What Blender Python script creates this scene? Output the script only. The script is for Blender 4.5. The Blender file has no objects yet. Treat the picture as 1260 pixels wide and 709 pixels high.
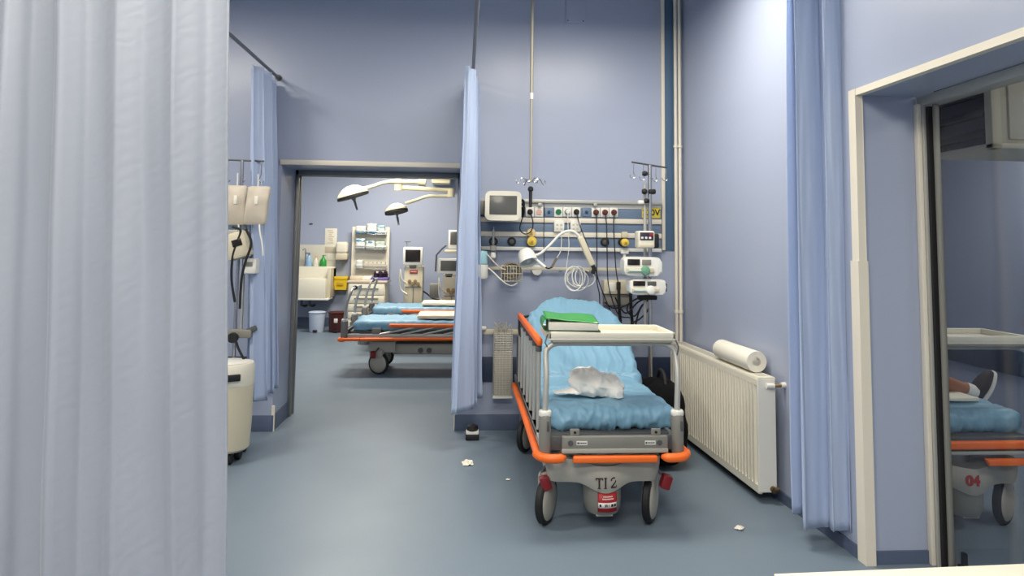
import bpy, bmesh, math, random
from mathutils import Vector, Matrix, noise
R = math.radians
PI = math.pi
scene = bpy.context.scene
COL = scene.collection
random.seed(4)

# ------------------------------------------------------------------ camera geometry
F, CX, CY = 840.0, 630.0, 236.0
def _nd(u, v): return Vector(((u-CX)/F, (v-CY)/F, 1.0)).normalized()
_Y = _nd(572, 300)
_Z = _nd(767, -10600); _Z = (_Z - _Y*_Z.dot(_Y)).normalized()
_X = _Y.cross(_Z)*-1.0
if _X.x < 0: _X = -_X
CAM = Vector((0, 0, 1.5))
def ray(u, v):
    d = _nd(u, v); return Vector((_X.dot(d), _Y.dot(d), _Z.dot(d)))
def at(u, v, Y):
    """point of the room at depth Y that the survey photo shows at u, v"""
    r = ray(u, v); return CAM + r*(Y/r.y)

# ------------------------------------------------------------------ materials
def srgb(c):
    return tuple(((x/255)/12.92 if x/255 <= .04045 else ((x/255+.055)/1.055)**2.4) for x in c)
MATS = {}
def mat(name, rgb, rough=.5, metal=0.0, var=.05, scale=8.0, bump=0.0, bscale=60.0, spec=.5, **kw):
    if name in MATS: return MATS[name]
    m = bpy.data.materials.new(name); m.use_nodes = True
    nt = m.node_tree; p = nt.nodes['Principled BSDF']
    c = srgb(rgb)
    tc = nt.nodes.new('ShaderNodeTexCoord')
    no = nt.nodes.new('ShaderNodeTexNoise'); no.inputs['Scale'].default_value = scale
    no.inputs['Detail'].default_value = 4
    nt.links.new(tc.outputs['Object'], no.inputs['Vector'])
    mx = nt.nodes.new('ShaderNodeMix'); mx.data_type = 'RGBA'
    mx.inputs[6].default_value = (*[x*(1-var) for x in c], 1)
    mx.inputs[7].default_value = (*[min(1, x*(1+var)) for x in c], 1)
    nt.links.new(no.outputs['Fac'], mx.inputs[0])
    nt.links.new(mx.outputs[2], p.inputs['Base Color'])
    p.inputs['Roughness'].default_value = rough
    p.inputs['Metallic'].default_value = metal
    p.inputs['Specular IOR Level'].default_value = spec
    for k, v in kw.items(): p.inputs[k.replace('_', ' ')].default_value = v
    if bump:
        n2 = nt.nodes.new('ShaderNodeTexNoise'); n2.inputs['Scale'].default_value = bscale; n2.inputs['Detail'].default_value = 3
        nt.links.new(tc.outputs['Object'], n2.inputs['Vector'])
        b = nt.nodes.new('ShaderNodeBump'); b.inputs['Strength'].default_value = bump; b.inputs['Distance'].default_value = .01
        nt.links.new(n2.outputs['Fac'], b.inputs['Height']); nt.links.new(b.outputs['Normal'], p.inputs['Normal'])
    MATS[name] = m
    return m

def curtain_mat(name, rgb, weave=0.05, transl=.12):
    m = mat(name, rgb, rough=.48, var=.03, scale=3, spec=.45)
    nt = m.node_tree; p = nt.nodes['Principled BSDF']
    p.inputs['Sheen Weight'].default_value = .25
    tc = [n for n in nt.nodes if n.type == 'TEX_COORD'][0]
    mp = nt.nodes.new('ShaderNodeMapping'); mp.inputs['Rotation'].default_value = (0, R(38), 0)
    nt.links.new(tc.outputs['Object'], mp.inputs['Vector'])
    w = nt.nodes.new('ShaderNodeTexWave'); w.bands_direction = 'Z'; w.inputs['Scale'].default_value = 12
    w.inputs['Distortion'].default_value = 5.0; w.inputs['Detail'].default_value = 2; w.inputs['Detail Scale'].default_value = 2
    nt.links.new(mp.outputs['Vector'], w.inputs['Vector'])
    b = nt.nodes.new('ShaderNodeBump'); b.inputs['Strength'].default_value = weave; b.inputs['Distance'].default_value = .004
    nt.links.new(w.outputs['Fac'], b.inputs['Height']); nt.links.new(b.outputs['Normal'], p.inputs['Normal'])
    tr = nt.nodes.new('ShaderNodeBsdfTranslucent'); tr.inputs['Color'].default_value = (*srgb(rgb), 1)
    ms = nt.nodes.new('ShaderNodeMixShader'); ms.inputs[0].default_value = transl
    out = nt.nodes['Material Output']
    nt.links.new(p.outputs[0], ms.inputs[1]); nt.links.new(tr.outputs[0], ms.inputs[2]); nt.links.new(ms.outputs[0], out.inputs['Surface'])
    return m

def emit_mat(name, rgb, strength):
    m = bpy.data.materials.new(name); m.use_nodes = True
    p = m.node_tree.nodes['Principled BSDF']
    p.inputs['Base Color'].default_value = (*srgb(rgb), 1)
    p.inputs['Emission Color'].default_value = (*srgb(rgb), 1); p.inputs['Emission Strength'].default_value = strength
    return m

WALL = mat('painted_wall', (164, 173, 195), rough=.32, var=.02, scale=2, bump=.05, bscale=9, spec=.45)
NAVY = mat('navy_band_paint', (46, 58, 84), rough=.45, var=.04)
SKIRT = mat('blue_skirting', (86, 98, 122), rough=.45, var=.04)
CEIL = mat('ceiling_paint', (205, 208, 214), rough=.9, var=.02)
CREAM = mat('cream_plastic', (226, 222, 206), rough=.42, var=.02)
TRIM = mat('cream_trim', (228, 221, 205), rough=.45, var=.03)
WHITE = mat('white_enamel', (230, 229, 222), rough=.35, var=.02)
BEIGE = mat('beige_plastic', (208, 200, 176), rough=.45, var=.03)
GREYP = mat('grey_plastic', (130, 129, 122), rough=.45, var=.03)
DGREY = mat('dark_grey_plastic', (82, 84, 86), rough=.5, var=.04)
BEDG = mat('bed_grey_cover', (168, 165, 155), rough=.45, var=.03)
ALU = mat('brushed_aluminium', (184, 184, 178), rough=.42, metal=.35, var=.04)
STEEL = mat('chrome_steel', (190, 190, 190), rough=.22, metal=.95, var=.03)
BLACK = mat('black_rubber', (22, 22, 24), rough=.6, var=.1)
BLACKG = mat('black_gloss', (14, 14, 16), rough=.2, var=.05)
ORANGE = mat('orange_bumper', (246, 112, 34), rough=.45, var=.03)
RED = mat('dark_red_plastic', (128, 22, 30), rough=.4, var=.04)
LRED = mat('label_red', (176, 30, 36), rough=.5, var=.03)
SHEET = mat('blue_disposable_sheet', (126, 170, 196), rough=.42, var=.06, scale=6, bump=.12, bscale=90, spec=.4)
PANB = mat('panel_blue', (108, 127, 152), rough=.4, var=.04)
GREEN = mat('green_plastic', (44, 150, 62), rough=.3, var=.05)
GREENS = mat('socket_green', (20, 110, 62), rough=.4, var=.05)
PAPER = mat('paper', (232, 228, 214), rough=.8, var=.03)
YELL = mat('yellow_plastic', (226, 196, 84), rough=.4, var=.04)
YSIGN = mat('yellow_sign', (226, 204, 70), rough=.5, var=.03)
SCREEN = mat('grey_screen', (92, 92, 90), rough=.22, var=.02)
SCRB = mat('dark_screen', (32, 26, 24), rough=.2, var=.05)
PURPLE = mat('purple_tray', (98, 92, 160), rough=.4, var=.04)
BROWN = mat('brown_bin_plastic', (76, 26, 24), rough=.35, var=.05)
BINW = mat('pale_blue_plastic', (190, 202, 222), rough=.4, var=.03)
SKIN = mat('skin', (168, 108, 72), rough=.5, var=.05)
SHOE = mat('dark_shoe_canvas', (44, 32, 34), rough=.7, var=.1)
CLOTH = mat('grey_clothes', (70, 76, 92), rough=.85, var=.08)
HAIR = mat('dark_hair', (30, 24, 22), rough=.6, var=.1)
LAMPC = mat('ivory_lamp_shell', (236, 226, 190), rough=.3, var=.02)
TUBEM = mat('tubing_grey_brown', (128, 116, 98), rough=.5, var=.1)
POUCH = mat('beige_pouch', (196, 186, 170), rough=.5, var=.05, bump=.2, bscale=20)
BLUEPK = mat('blue_pack', (86, 150, 190), rough=.4, var=.1)
TEAL = mat('pale_teal_plastic', (150, 196, 206), rough=.3, var=.05)
TILE = mat('cream_tile', (212, 208, 194), rough=.3, var=.03)
TIBLK = mat('lettering_maroon', (52, 26, 34), rough=.6, var=.02)
LETRED = mat('lettering_red', (168, 28, 30), rough=.6, var=.02)
CURT = curtain_mat('curtain_satin_blue', (184, 200, 230))
CURTN = curtain_mat('curtain_satin_pale', (154, 160, 172), weave=.06, transl=.12)
TRANSP = mat('clear_plastic', (210, 205, 190), rough=.2, var=.04, Alpha=.55)

def floor_mat():
    m = mat('blue_vinyl_floor', (112, 127, 141), rough=.34, var=.06, scale=1.6, spec=.32)
    nt = m.node_tree; p = nt.nodes['Principled BSDF']
    tc = [n for n in nt.nodes if n.type == 'TEX_COORD'][0]
    n1 = nt.nodes.new('ShaderNodeTexNoise'); n1.inputs['Scale'].default_value = 260; n1.inputs['Detail'].default_value = 2
    nt.links.new(tc.outputs['Object'], n1.inputs['Vector'])
    src = p.inputs['Base Color'].links[0].from_socket
    mx = nt.nodes.new('ShaderNodeMix'); mx.data_type = 'RGBA'; mx.blend_type = 'OVERLAY'; mx.inputs[0].default_value = .25
    nt.links.new(src, mx.inputs[6]); nt.links.new(n1.outputs['Fac'], mx.inputs[7]); nt.links.new(mx.outputs[2], p.inputs['Base Color'])
    n2 = nt.nodes.new('ShaderNodeTexNoise'); n2.inputs['Scale'].default_value = 2.2; n2.inputs['Detail'].default_value = 5
    nt.links.new(tc.outputs['Object'], n2.inputs['Vector'])
    mr = nt.nodes.new('ShaderNodeMapRange'); mr.inputs[3].default_value = .34; mr.inputs[4].default_value = .52
    nt.links.new(n2.outputs['Fac'], mr.inputs[0]); nt.links.new(mr.outputs[0], p.inputs['Roughness'])
    n3 = nt.nodes.new('ShaderNodeTexNoise'); n3.inputs['Scale'].default_value = 3.0
    nt.links.new(tc.outputs['Object'], n3.inputs['Vector'])
    b = nt.nodes.new('ShaderNodeBump'); b.inputs['Strength'].default_value = .05; b.inputs['Distance'].default_value = .02
    nt.links.new(n3.outputs['Fac'], b.inputs['Height']); nt.links.new(b.outputs['Normal'], p.inputs['Normal'])
    return m
FLOOR = floor_mat()

def glass_mat():
    m = bpy.data.materials.new('door_glass'); m.use_nodes = True
    nt = m.node_tree; nt.nodes.remove(nt.nodes['Principled BSDF'])
    t = nt.nodes.new('ShaderNodeBsdfTransparent'); t.inputs['Color'].default_value = (.90, .92, .94, 1)
    g = nt.nodes.new('ShaderNodeBsdfGlossy'); g.inputs['Roughness'].default_value = .03
    lw = nt.nodes.new('ShaderNodeLayerWeight'); lw.inputs['Blend'].default_value = .5
    pw = nt.nodes.new('ShaderNodeMath'); pw.operation = 'POWER'; pw.inputs[1].default_value = 4
    fr = nt.nodes.new('ShaderNodeMapRange'); fr.inputs[3].default_value = .03; fr.inputs[4].default_value = .6
    nt.links.new(lw.outputs['Facing'], pw.inputs[0]); nt.links.new(pw.outputs[0], fr.inputs[0])
    ms = nt.nodes.new('ShaderNodeMixShader')
    nt.links.new(fr.outputs[0], ms.inputs[0]); nt.links.new(t.outputs[0], ms.inputs[1]); nt.links.new(g.outputs[0], ms.inputs[2])
    nt.links.new(ms.outputs[0], nt.nodes['Material Output'].inputs['Surface'])
    return m
GLASS = glass_mat()

# ------------------------------------------------------------------ mesh builder
def catmull(pts, n=6, closed=False):
    P = [Vector(p) for p in pts]
    if len(P) < 3: return P
    out = []
    for i in range(len(P)-1):
        p0 = P[i-1] if i > 0 else P[0]*2-P[1]
        p1, p2 = P[i], P[i+1]
        p3 = P[i+2] if i+2 < len(P) else P[-1]*2-P[-2]
        for k in range(n):
            t = k/n
            out.append(.5*((2*p1)+(p2-p0)*t+(2*p0-5*p1+4*p2-p3)*t*t+(3*p1-p0-3*p2+p3)*t**3))
    out.append(P[-1]); return out

class MB:
    def __init__(s): s.bm = bmesh.new()
    def box(s, c, size, bevel=0, rot=None, seg=2):
        """c centre, size full extents"""
        M = Matrix.Translation(Vector(c))
        if rot is not None:
            M = M @ (rot if isinstance(rot, Matrix) else Matrix.Rotation(rot, 4, 'Z'))
        M = M @ Matrix.Diagonal((*size, 1))
        r = bmesh.ops.create_cube(s.bm, size=1.0)
        bmesh.ops.transform(s.bm, matrix=M, verts=r['verts'])
        if bevel:
            es = list({e for v in r['verts'] for e in v.link_edges})
            bmesh.ops.bevel(s.bm, geom=es, offset=min(bevel, .49*min(size)), segments=seg, profile=.5, affect='EDGES')
        return s
    def bb(s, a, b, bevel=0, seg=2):
        """box from two corners"""
        a, b = Vector(a), Vector(b)
        return s.box((a+b)/2, [abs(x) for x in (b-a)], bevel, None, seg)
    def hexa(s, pts):
        """eight corners: bottom four ccw then top four"""
        v = [s.bm.verts.new(Vector(p)) for p in pts]
        for f in ((3,2,1,0),(4,5,6,7),(0,1,5,4),(1,2,6,5),(2,3,7,6),(3,0,4,7)): s.bm.faces.new([v[i] for i in f])
        return s
    def tube(s, pts, r, seg=10, smooth=0, cap=True):
        P = catmull(pts, smooth) if smooth else [Vector(p) for p in pts]
        Q = [P[0]]
        for p in P[1:]:
            if (p-Q[-1]).length > 1e-6: Q.append(p)
        P = Q
        rr = r if callable(r) else (lambda t: r)
        rings = []; n = len(P)
        tan = [(P[min(i+1, n-1)]-P[max(i-1, 0)]).normalized() for i in range(n)]
        up = Vector((0, 0, 1)) if abs(tan[0].z) < .9 else Vector((1, 0, 0))
        nrm = tan[0].cross(up).normalized()
        for i in range(n):
            nrm = (nrm - tan[i]*nrm.dot(tan[i]))
            nrm = nrm.normalized() if nrm.length > 1e-6 else tan[i].orthogonal().normalized()
            bn = tan[i].cross(nrm); rad = rr(i/(n-1))
            rings.append([s.bm.verts.new(P[i]+(nrm*math.cos(2*PI*k/seg)+bn*math.sin(2*PI*k/seg))*rad) for k in range(seg)])
        for a, b in zip(rings, rings[1:]):
            for k in range(seg): s.bm.faces.new((a[k], b[k], b[(k+1) % seg], a[(k+1) % seg]))
        if cap:
            s.bm.faces.new(rings[0]); s.bm.faces.new(rings[-1][::-1])
        return s
    def lathe(s, prof, c=(0, 0, 0), axis='Z', seg=24, M=None, sx=1, sy=1):
        """prof: list of (radius, height)"""
        rings = []
        A = Matrix.Identity(4)
        if axis == 'Y': A = Matrix.Rotation(R(-90), 4, 'X')
        if axis == '-Y': A = Matrix.Rotation(R(90), 4, 'X')
        if axis == 'X': A = Matrix.Rotation(R(90), 4, 'Y')
        A = Matrix.Translation(Vector(c)) @ (M if M is not None else A)
        for r, h in prof:
            if r < 1e-6: rings.append([s.bm.verts.new(A @ Vector((0, 0, h)))])
            else: rings.append([s.bm.verts.new(A @ Vector((sx*r*math.cos(2*PI*k/seg), sy*r*math.sin(2*PI*k/seg), h))) for k in range(seg)])
        for a, b in zip(rings, rings[1:]):
            for k in range(seg):
                j = (k+1) % seg
                if len(a) == 1 and len(b) == 1: continue
                if len(a) == 1: s.bm.faces.new((a[0], b[j], b[k]))
                elif len(b) == 1: s.bm.faces.new((a[k], a[j], b[0]))
                else: s.bm.faces.new((a[k], a[j], b[j], b[k]))
        if len(rings[0]) > 1: s.bm.faces.new(rings[0][::-1])
        if len(rings[-1]) > 1: s.bm.faces.new(rings[-1])
        return s
    def cyl(s, p0, p1, r, seg=16, r1=None):
        p0, p1 = Vector(p0), Vector(p1)
        return s.tube([p0, p1], (lambda t: r+(r1-r)*t) if r1 is not None else r, seg)
    def prism(s, outline, depth, M, bevel=0):
        """outline 2D (x,y), extruded 0..depth along local z, placed by M"""
        a = [s.bm.verts.new(M @ Vector((x, y, 0))) for x, y in outline]
        b = [s.bm.verts.new(M @ Vector((x, y, depth))) for x, y in outline]
        n = len(a)
        fs = [s.bm.faces.new(a[::-1]), s.bm.faces.new(b)]
        for k in range(n): fs.append(s.bm.faces.new((a[k], a[(k+1) % n], b[(k+1) % n], b[k])))
        if bevel:
            es = list({e for f in fs[:2] for e in f.edges})
            bmesh.ops.bevel(s.bm, geom=es, offset=bevel, segments=2, profile=.5, affect='EDGES')
        return s
    def stroke(s, pts, w, depth, M):
        """a flat lettering stroke through 2D points"""
        P = [Vector(p) for p in pts]; L = []; Rr = []
        for i, p in enumerate(P):
            d = (P[min(i+1, len(P)-1)]-P[max(i-1, 0)]).normalized(); n = Vector((-d.y, d.x))
            ww = w[i] if isinstance(w, (list, tuple)) else w
            L.append(p+n*ww/2); Rr.append(p-n*ww/2)
        return s.prism([(q.x, q.y) for q in Rr+L[::-1]], depth, M)
    def grid(s, fn, nu, nv, close_u=False):
        v = [[s.bm.verts.new(fn(i/(nu-1) if not close_u else i/nu, j/(nv-1))) for j in range(nv)] for i in range(nu)]
        for i in range(nu if close_u else nu-1):
            for j in range(nv-1):
                a = (i+1) % nu
                s.bm.faces.new((v[i][j], v[a][j], v[a][j+1], v[i][j+1]))
        return s
    def ball(s, c, r, seg=16, sc=(1, 1, 1)):
        g = bmesh.ops.create_uvsphere(s.bm, u_segments=seg, v_segments=max(6, seg//2), radius=1)
        bmesh.ops.transform(s.bm, matrix=Matrix.Translation(Vector(c)) @ Matrix.Diagonal((r*sc[0], r*sc[1], r*sc[2], 1)), verts=g['verts'])
        return s
    def text(s, body, size, M, depth=.002, bold=0.0):
        cu = bpy.data.curves.new('lettering', 'FONT'); cu.body = body; cu.size = size; cu.align_x = 'CENTER'; cu.align_y = 'CENTER'
        cu.extrude = depth/2; cu.offset = bold
        o = bpy.data.objects.new('lettering', cu); COL.objects.link(o)
        dg = bpy.context.evaluated_depsgraph_get()
        me = bpy.data.meshes.new_from_object(o.evaluated_get(dg))
        me.transform(M)
        s.bm.from_mesh(me)
        bpy.data.objects.remove(o); bpy.data.curves.remove(cu); bpy.data.meshes.remove(me)
        return s
    def xf(s, M):
        bmesh.ops.transform(s.bm, matrix=M, verts=s.bm.verts[:]); return s
    def build(s, name, m, parent=None, world=False, angle=35, solid=0):
        bmesh.ops.recalc_face_normals(s.bm, faces=s.bm.faces[:])
        loc = Vector((0, 0, 0))
        if parent is None:
            xs = [v.co for v in s.bm.verts]
            lo = Vector([min(c[i] for c in xs) for i in range(3)]); hi = Vector([max(c[i] for c in xs) for i in range(3)])
            loc = Vector(((lo.x+hi.x)/2, (lo.y+hi.y)/2, lo.z))
            bmesh.ops.translate(s.bm, vec=-loc, verts=s.bm.verts[:])
        elif world:
            bmesh.ops.transform(s.bm, matrix=WM[parent.name].inverted(), verts=s.bm.verts[:])
        me = bpy.data.meshes.new(name); s.bm.to_mesh(me); s.bm.free()
        me.materials.append(m); me.shade_smooth(); me.set_sharp_from_angle(angle=R(angle))
        o = bpy.data.objects.new(name, me); COL.objects.link(o)
        if parent is None: o.location = loc; WM[o.name] = Matrix.Translation(loc)
        else: o.parent = parent; WM[o.name] = WM[parent.name].copy()
        if solid:
            md = o.modifiers.new('thickness', 'SOLIDIFY'); md.thickness = solid; md.offset = 0
        return o
WM = {}
def tag(o, label, cat, group=None, kind=None):
    o['label'] = label; o['category'] = cat
    if group: o['group'] = group
    if kind: o['kind'] = kind
    return o
def thing(name, label, cat, loc=(0, 0, 0), rotz=0, group=None):
    o = bpy.data.objects.new(name, None); COL.objects.link(o)
    o.location = loc; o.rotation_euler = (0, 0, rotz); o.empty_display_size = .1
    WM[o.name] = Matrix.Translation(Vector(loc)) @ Matrix.Rotation(rotz, 4, 'Z')
    return tag(o, label, cat, group)
def struct(o): o['kind'] = 'structure'; return o
def copy_tree(root, loc, rotz, label, group=None):
    def cp(o, par):
        c = o.copy(); COL.objects.link(c)
        if par is not None: c.parent = par
        for ch in list(o.children): cp(ch, c)
        return c
    r = cp(root, None); r.location = loc; r.rotation_euler = (0, 0, rotz); r['label'] = label
    if group: r['group'] = group
    WM[r.name] = Matrix.Translation(Vector(loc)) @ Matrix.Rotation(rotz, 4, 'Z')
    return r
FRONT = Matrix(((1, 0, 0, 0), (0, 0, -1, 0), (0, 1, 0, 0), (0, 0, 0, 1)))     # local xy -> world xz, local +z -> world -y
def front(p): return Matrix.Translation(Vector(p)) @ FRONT

# ------------------------------------------------------------------ room shell
WB, WT = 5.65, .60           # back wall face and thickness
DX0, DX1, DZ = -1.50, -.045, 2.13
H = 4.3
WF = 12.5
def rx(y, t=0): return 1.832+.045*(WB-y)+t        # right wall runs slightly askew
fl = MB().bb((-6, -3.2, -.1), (6.5, 13, 0)).build('floor', FLOOR); struct(fl)
struct(MB().bb((-6, -3.2, H), (3.2, WB+.3, H+.1)).build('ceiling', CEIL))
b = MB(); b.bb((-4.4, WB, 0), (DX0, WB+WT, H)); b.bb((DX1, WB, 0), (2.2, WB+WT, H)); b.bb((DX0, WB, DZ), (DX1, WB+WT, H))
struct(b.build('wall_back', WALL))
struct(MB().bb((-4.5, -3.1, 0), (-4.4, WB, H)).build('wall_left', WALL))
struct(MB().bb((-4.5, -3.2, 0), (2.4, -3.1, H)).build('wall_rear', WALL))
OY0, OY1, OZ, TN = .55, 3.26, 2.268, .32          # sliding-door opening in the right wall
def wall_piece(b, y0, y1, z0, z1, t0=0, t1=TN):
    b.hexa([(rx(y0, t0), y0, z0), (rx(y0, t1), y0, z0), (rx(y1, t1), y1, z0), (rx(y1, t0), y1, z0),
            (rx(y0, t0), y0, z1), (rx(y0, t1), y0, z1), (rx(y1, t1), y1, z1), (rx(y1, t0), y1, z1)])
b = MB(); wall_piece(b, OY1, WB, 0, H); wall_piece(b, OY0, OY1, OZ, H); wall_piece(b, -3.1, OY0, 0, H)
struct(b.build('wall_right', WALL))
# far room and side room shells
b = MB(); b.bb((-3.6, WF, 0), (3.2, WF+.1, 3.3)); struct(b.build('wall_far', WALL))
struct(MB().bb((-3.7, WB+WT, 0), (-3.6, WF, 3.3)).build('wall_far_left', WALL))
struct(MB().bb((3.2, WB+WT, 0), (3.3, WF+.1, 3.3)).build('wall_far_right', WALL))
struct(MB().bb((-3.7, WB+WT, 3.2), (3.3, WF+.1, 3.3)).build('ceiling_far', CEIL))
struct(MB().bb((4.9, -1.2, 0), (5.0, 7.2, 3.0)).build('wall_side_right', WALL))
struct(MB().bb((2.2, 7.0, 0), (4.9, 7.1, 3.0)).build('wall_side_back', WALL))
struct(MB().bb((2.45, -1.2, 0), (4.9, -1.1, 3.0)).build('wall_side_rear', WALL))
struct(MB().bb((2.3, -1.2, 2.95), (5.0, 7.2, 3.05)).build('ceiling_side', CEIL))
struct(MB().bb((4.86, -1.1, .40), (4.9, 7.0, .62), .004).build('trim_6', NAVY))
# skirting and navy band
struct(MB().bb((DX1, WB-.012, 0), (1.83, WB, .125), .003).build('baseboard_back', SKIRT))
struct(MB().bb((-4.4, WB-.012, 0), (DX0, WB, .125), .003).build('baseboard_left', SKIRT))
b = MB(); b.bb((DX0, WB-.01, 0), (DX0+.012, WB+WT, .125)); b.bb((DX1-.012, WB-.01, 0), (DX1, WB+WT, .125)); struct(b.build('baseboard_jamb', SKIRT))
b = MB(); b.hexa([(rx(OY1)-.012, OY1, 0), (rx(OY1), OY1, 0), (rx(WB), WB, 0), (rx(WB)-.012, WB, 0),
                  (rx(OY1)-.012, OY1, .06), (rx(OY1), OY1, .06), (rx(WB), WB, .06), (rx(WB)-.012, WB, .06)])
b.bb((rx(OY1), OY1-.012, 0), (2.25, OY1, .06))
struct(b.build('baseboard_right', SKIRT))
struct(MB().bb((-3.6, WF-.012, 0), (3.2, WF, .16), .003).build('baseboard_far', SKIRT))
z0, z1 = at(605, 470, WB).z, at(605, 439, WB).z
struct(MB().bb((DX1+.1, WB-.014, z0), (1.80, WB, z1), .004).build('trim_1', NAVY))
struct(MB().bb((-4.4, WB-.014, z0), (DX0-.1, WB, z1), .004).build('trim_2', NAVY))
# doorway: pale header strip, edge strips and sliding-door track
b = MB(); b.bb((DX0-.01, WB-.015, DZ-.005), (DX1+.01, WB+.02, DZ+.035), .003)
struct(b.build('trim_3', TRIM))
b = MB(); b.bb((DX0-.005, WB-.008, 0), (DX0+.02, WB+.004, .2)); b.bb((DX1-.02, WB-.008, .0), (DX1+.012, WB+.004, .34), .002)
struct(b.build('trim_4', TRIM))
b = MB()
for yy, ww in ((WB+WT-.14, .045), (WB+WT-.05, .05)):
    b.bb((DX0, yy, 0), (DX0+.028, yy+ww, DZ), .003)
    b.bb((DX1-.028, yy, 0), (DX1, yy+ww, DZ), .003)
    b.bb((DX0, yy, DZ-.045), (DX1, yy+ww, DZ), .003)
struct(b.build('door_1', mat('dark_aluminium', (142, 142, 138), rough=.4, metal=.6)))
# side opening: cream edge trim
e = .032
b = MB()
b.hexa([(rx(OY1)-.006, OY1+.012, 0), (rx(OY1)+.03, OY1-.022, 0), (rx(OY1)+.03, OY1-.0, 0), (rx(OY1)-.006, OY1+.04, 0),
        (rx(OY1)-.006, OY1+.012, OZ), (rx(OY1)+.03, OY1-.022, OZ), (rx(OY1)+.03, OY1, OZ), (rx(OY1)-.006, OY1+.04, OZ)])
b.hexa([(rx(OY1)-.008, OY1-.02, 0), (rx(OY1)+.03, OY1-.02, 0), (rx(OY1)+.03, OY1, 0), (rx(OY1)-.008, OY1+.04, 0),
        (rx(OY1)-.008, OY1-.02, OZ+.03), (rx(OY1)+.03, OY1-.02, OZ+.03), (rx(OY1)+.03, OY1, OZ+.03), (rx(OY1)-.008, OY1+.04, OZ+.03)])
b.hexa([(rx(OY0)-.008, OY0, OZ-.004), (rx(OY0)+.03, OY0, OZ-.004), (rx(OY1)+.03, OY1, OZ-.004), (rx(OY1)-.008, OY1+.04, OZ-.004),
        (rx(OY0)-.008, OY0, OZ+.03), (rx(OY0)+.03, OY0, OZ+.03), (rx(OY1)+.03, OY1, OZ+.03), (rx(OY1)-.008, OY1+.04, OZ+.03)])
b.hexa([(rx(OY1)-.016, OY1-.026, 0), (rx(OY1)+.034, OY1-.026, 0), (rx(OY1)+.034, OY1, 0), (rx(OY1)-.016, OY1+.044, 0),
        (rx(OY1)-.016, OY1-.026, 1.44), (rx(OY1)+.034, OY1-.026, 1.44), (rx(OY1)+.034, OY1, 1.44), (rx(OY1)-.016, OY1+.044, 1.44)])
struct(b.build('trim_5', TRIM))
# sliding glass door at the outer face of that opening
FX = 2.265
dr = thing('door_2', '', '', (FX, OY1, 0)); del dr['label']; del dr['category']; struct(dr)
b = MB(); b.bb((FX-.02, OY1-.035, 0), (FX+.0, OY1-.002, OZ-.04), .003); b.build('edge_strip', TRIM, dr, True)
b = MB(); b.bb((FX+.0, OY1-.05, 0), (FX+.02, OY1-.03, OZ-.05), .002); b.bb((FX, OY0, OZ-.05), (FX+.09, OY1-.002, OZ-.002), .003); b.bb((FX, OY0, 0), (FX+.09, OY0+.05, OZ-.05), .003)
b.build('frame', ALU, dr, True)
MB().bb((FX+.03, OY1-.090, 0), (FX+.055, OY1-.072, OZ-.05), .003).build('pane_stile', GREYP, dr, True)
b = MB(); b.bb((FX+.012, OY1-.068, 0), (FX+.04, OY1-.046, OZ-.06)); b.build('gap_shade_strip', BLACK, dr, True)  # black strip paints the shade in the open gap between frame and pane
b = MB(); b.bb((FX+.045, OY0+.05, .03), (FX+.053, OY1-.09, OZ-.06)); g = b.build('glass_pane', GLASS, dr, True)
b = MB(); b.bb((FX+.055, OY1-.15, 0), (FX+.085, OY1-.10, .04), .004); b.bb((FX+.06, OY1-.14, .04), (FX+.08, OY1-.115, .10), .004); b.build('floor_guide', BLACK, dr, True)
# cupboard-free end of the side wall, jamb to the outside
# vertical strips on the back wall beside the pipes
pa, pb = at(813.5, 280, WB).x, at(817.5, 280, WB).x
struct(MB().bb((pa, WB-.03, at(815, 308, WB).z), (pb, WB, H), .003).build('trim_7', TRIM))
pc = at(829, 280, WB).x
struct(MB().bb((pb, WB-.012, at(815, 308, WB).z), (pc, WB, H), .002).build('trim_8', mat('slate_blue_strip', (78, 106, 136), rough=.45)))
# heating pipes in the corner
for i, u in enumerate((832.2, 837.3)):
    x = at(u, 300, WB-.05).x
    p = thing('heating_pipe', 'cream vertical heating pipe in the corner, %s' % ('the left one beside the blue wall strip' if i == 0 else 'the right one against the right wall'), 'pipe', (x, WB-.05, 0), 0, 'corner heating pipes')
    MB().tube([(0, 0, .0), (0, 0, H)], .0135, 14).build('pipe', TRIM, p)
    MB().cyl((0, 0, .95), (0, 0, .975), .02, 14).cyl((0, 0, .962), (0, .05, .962), .006, 8).build('bracket', TRIM, p)
    MB().cyl((0, 0, 2.33), (0, 0, 2.35), .02, 14).cyl((0, 0, 2.34), (0, .05, 2.34), .006, 8).build('bracket', TRIM, p)
# hatch plate high on the wall
c = at(708, 12, WB)
hp = thing('hatch_plate', 'square blue-painted cover plate with four screws high on the back wall', 'cover plate', (c.x, WB, c.z-.12))
MB().box((0, -.004, .12), (.165, .012, .24), .003).build('plate', WALL, hp)
for sx in (-.065, .065):
    for zz in (.02, .22): MB().cyl((sx, -.012, zz), (sx, -.006, zz), .006, 10).build('screw', DGREY, hp)

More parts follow.
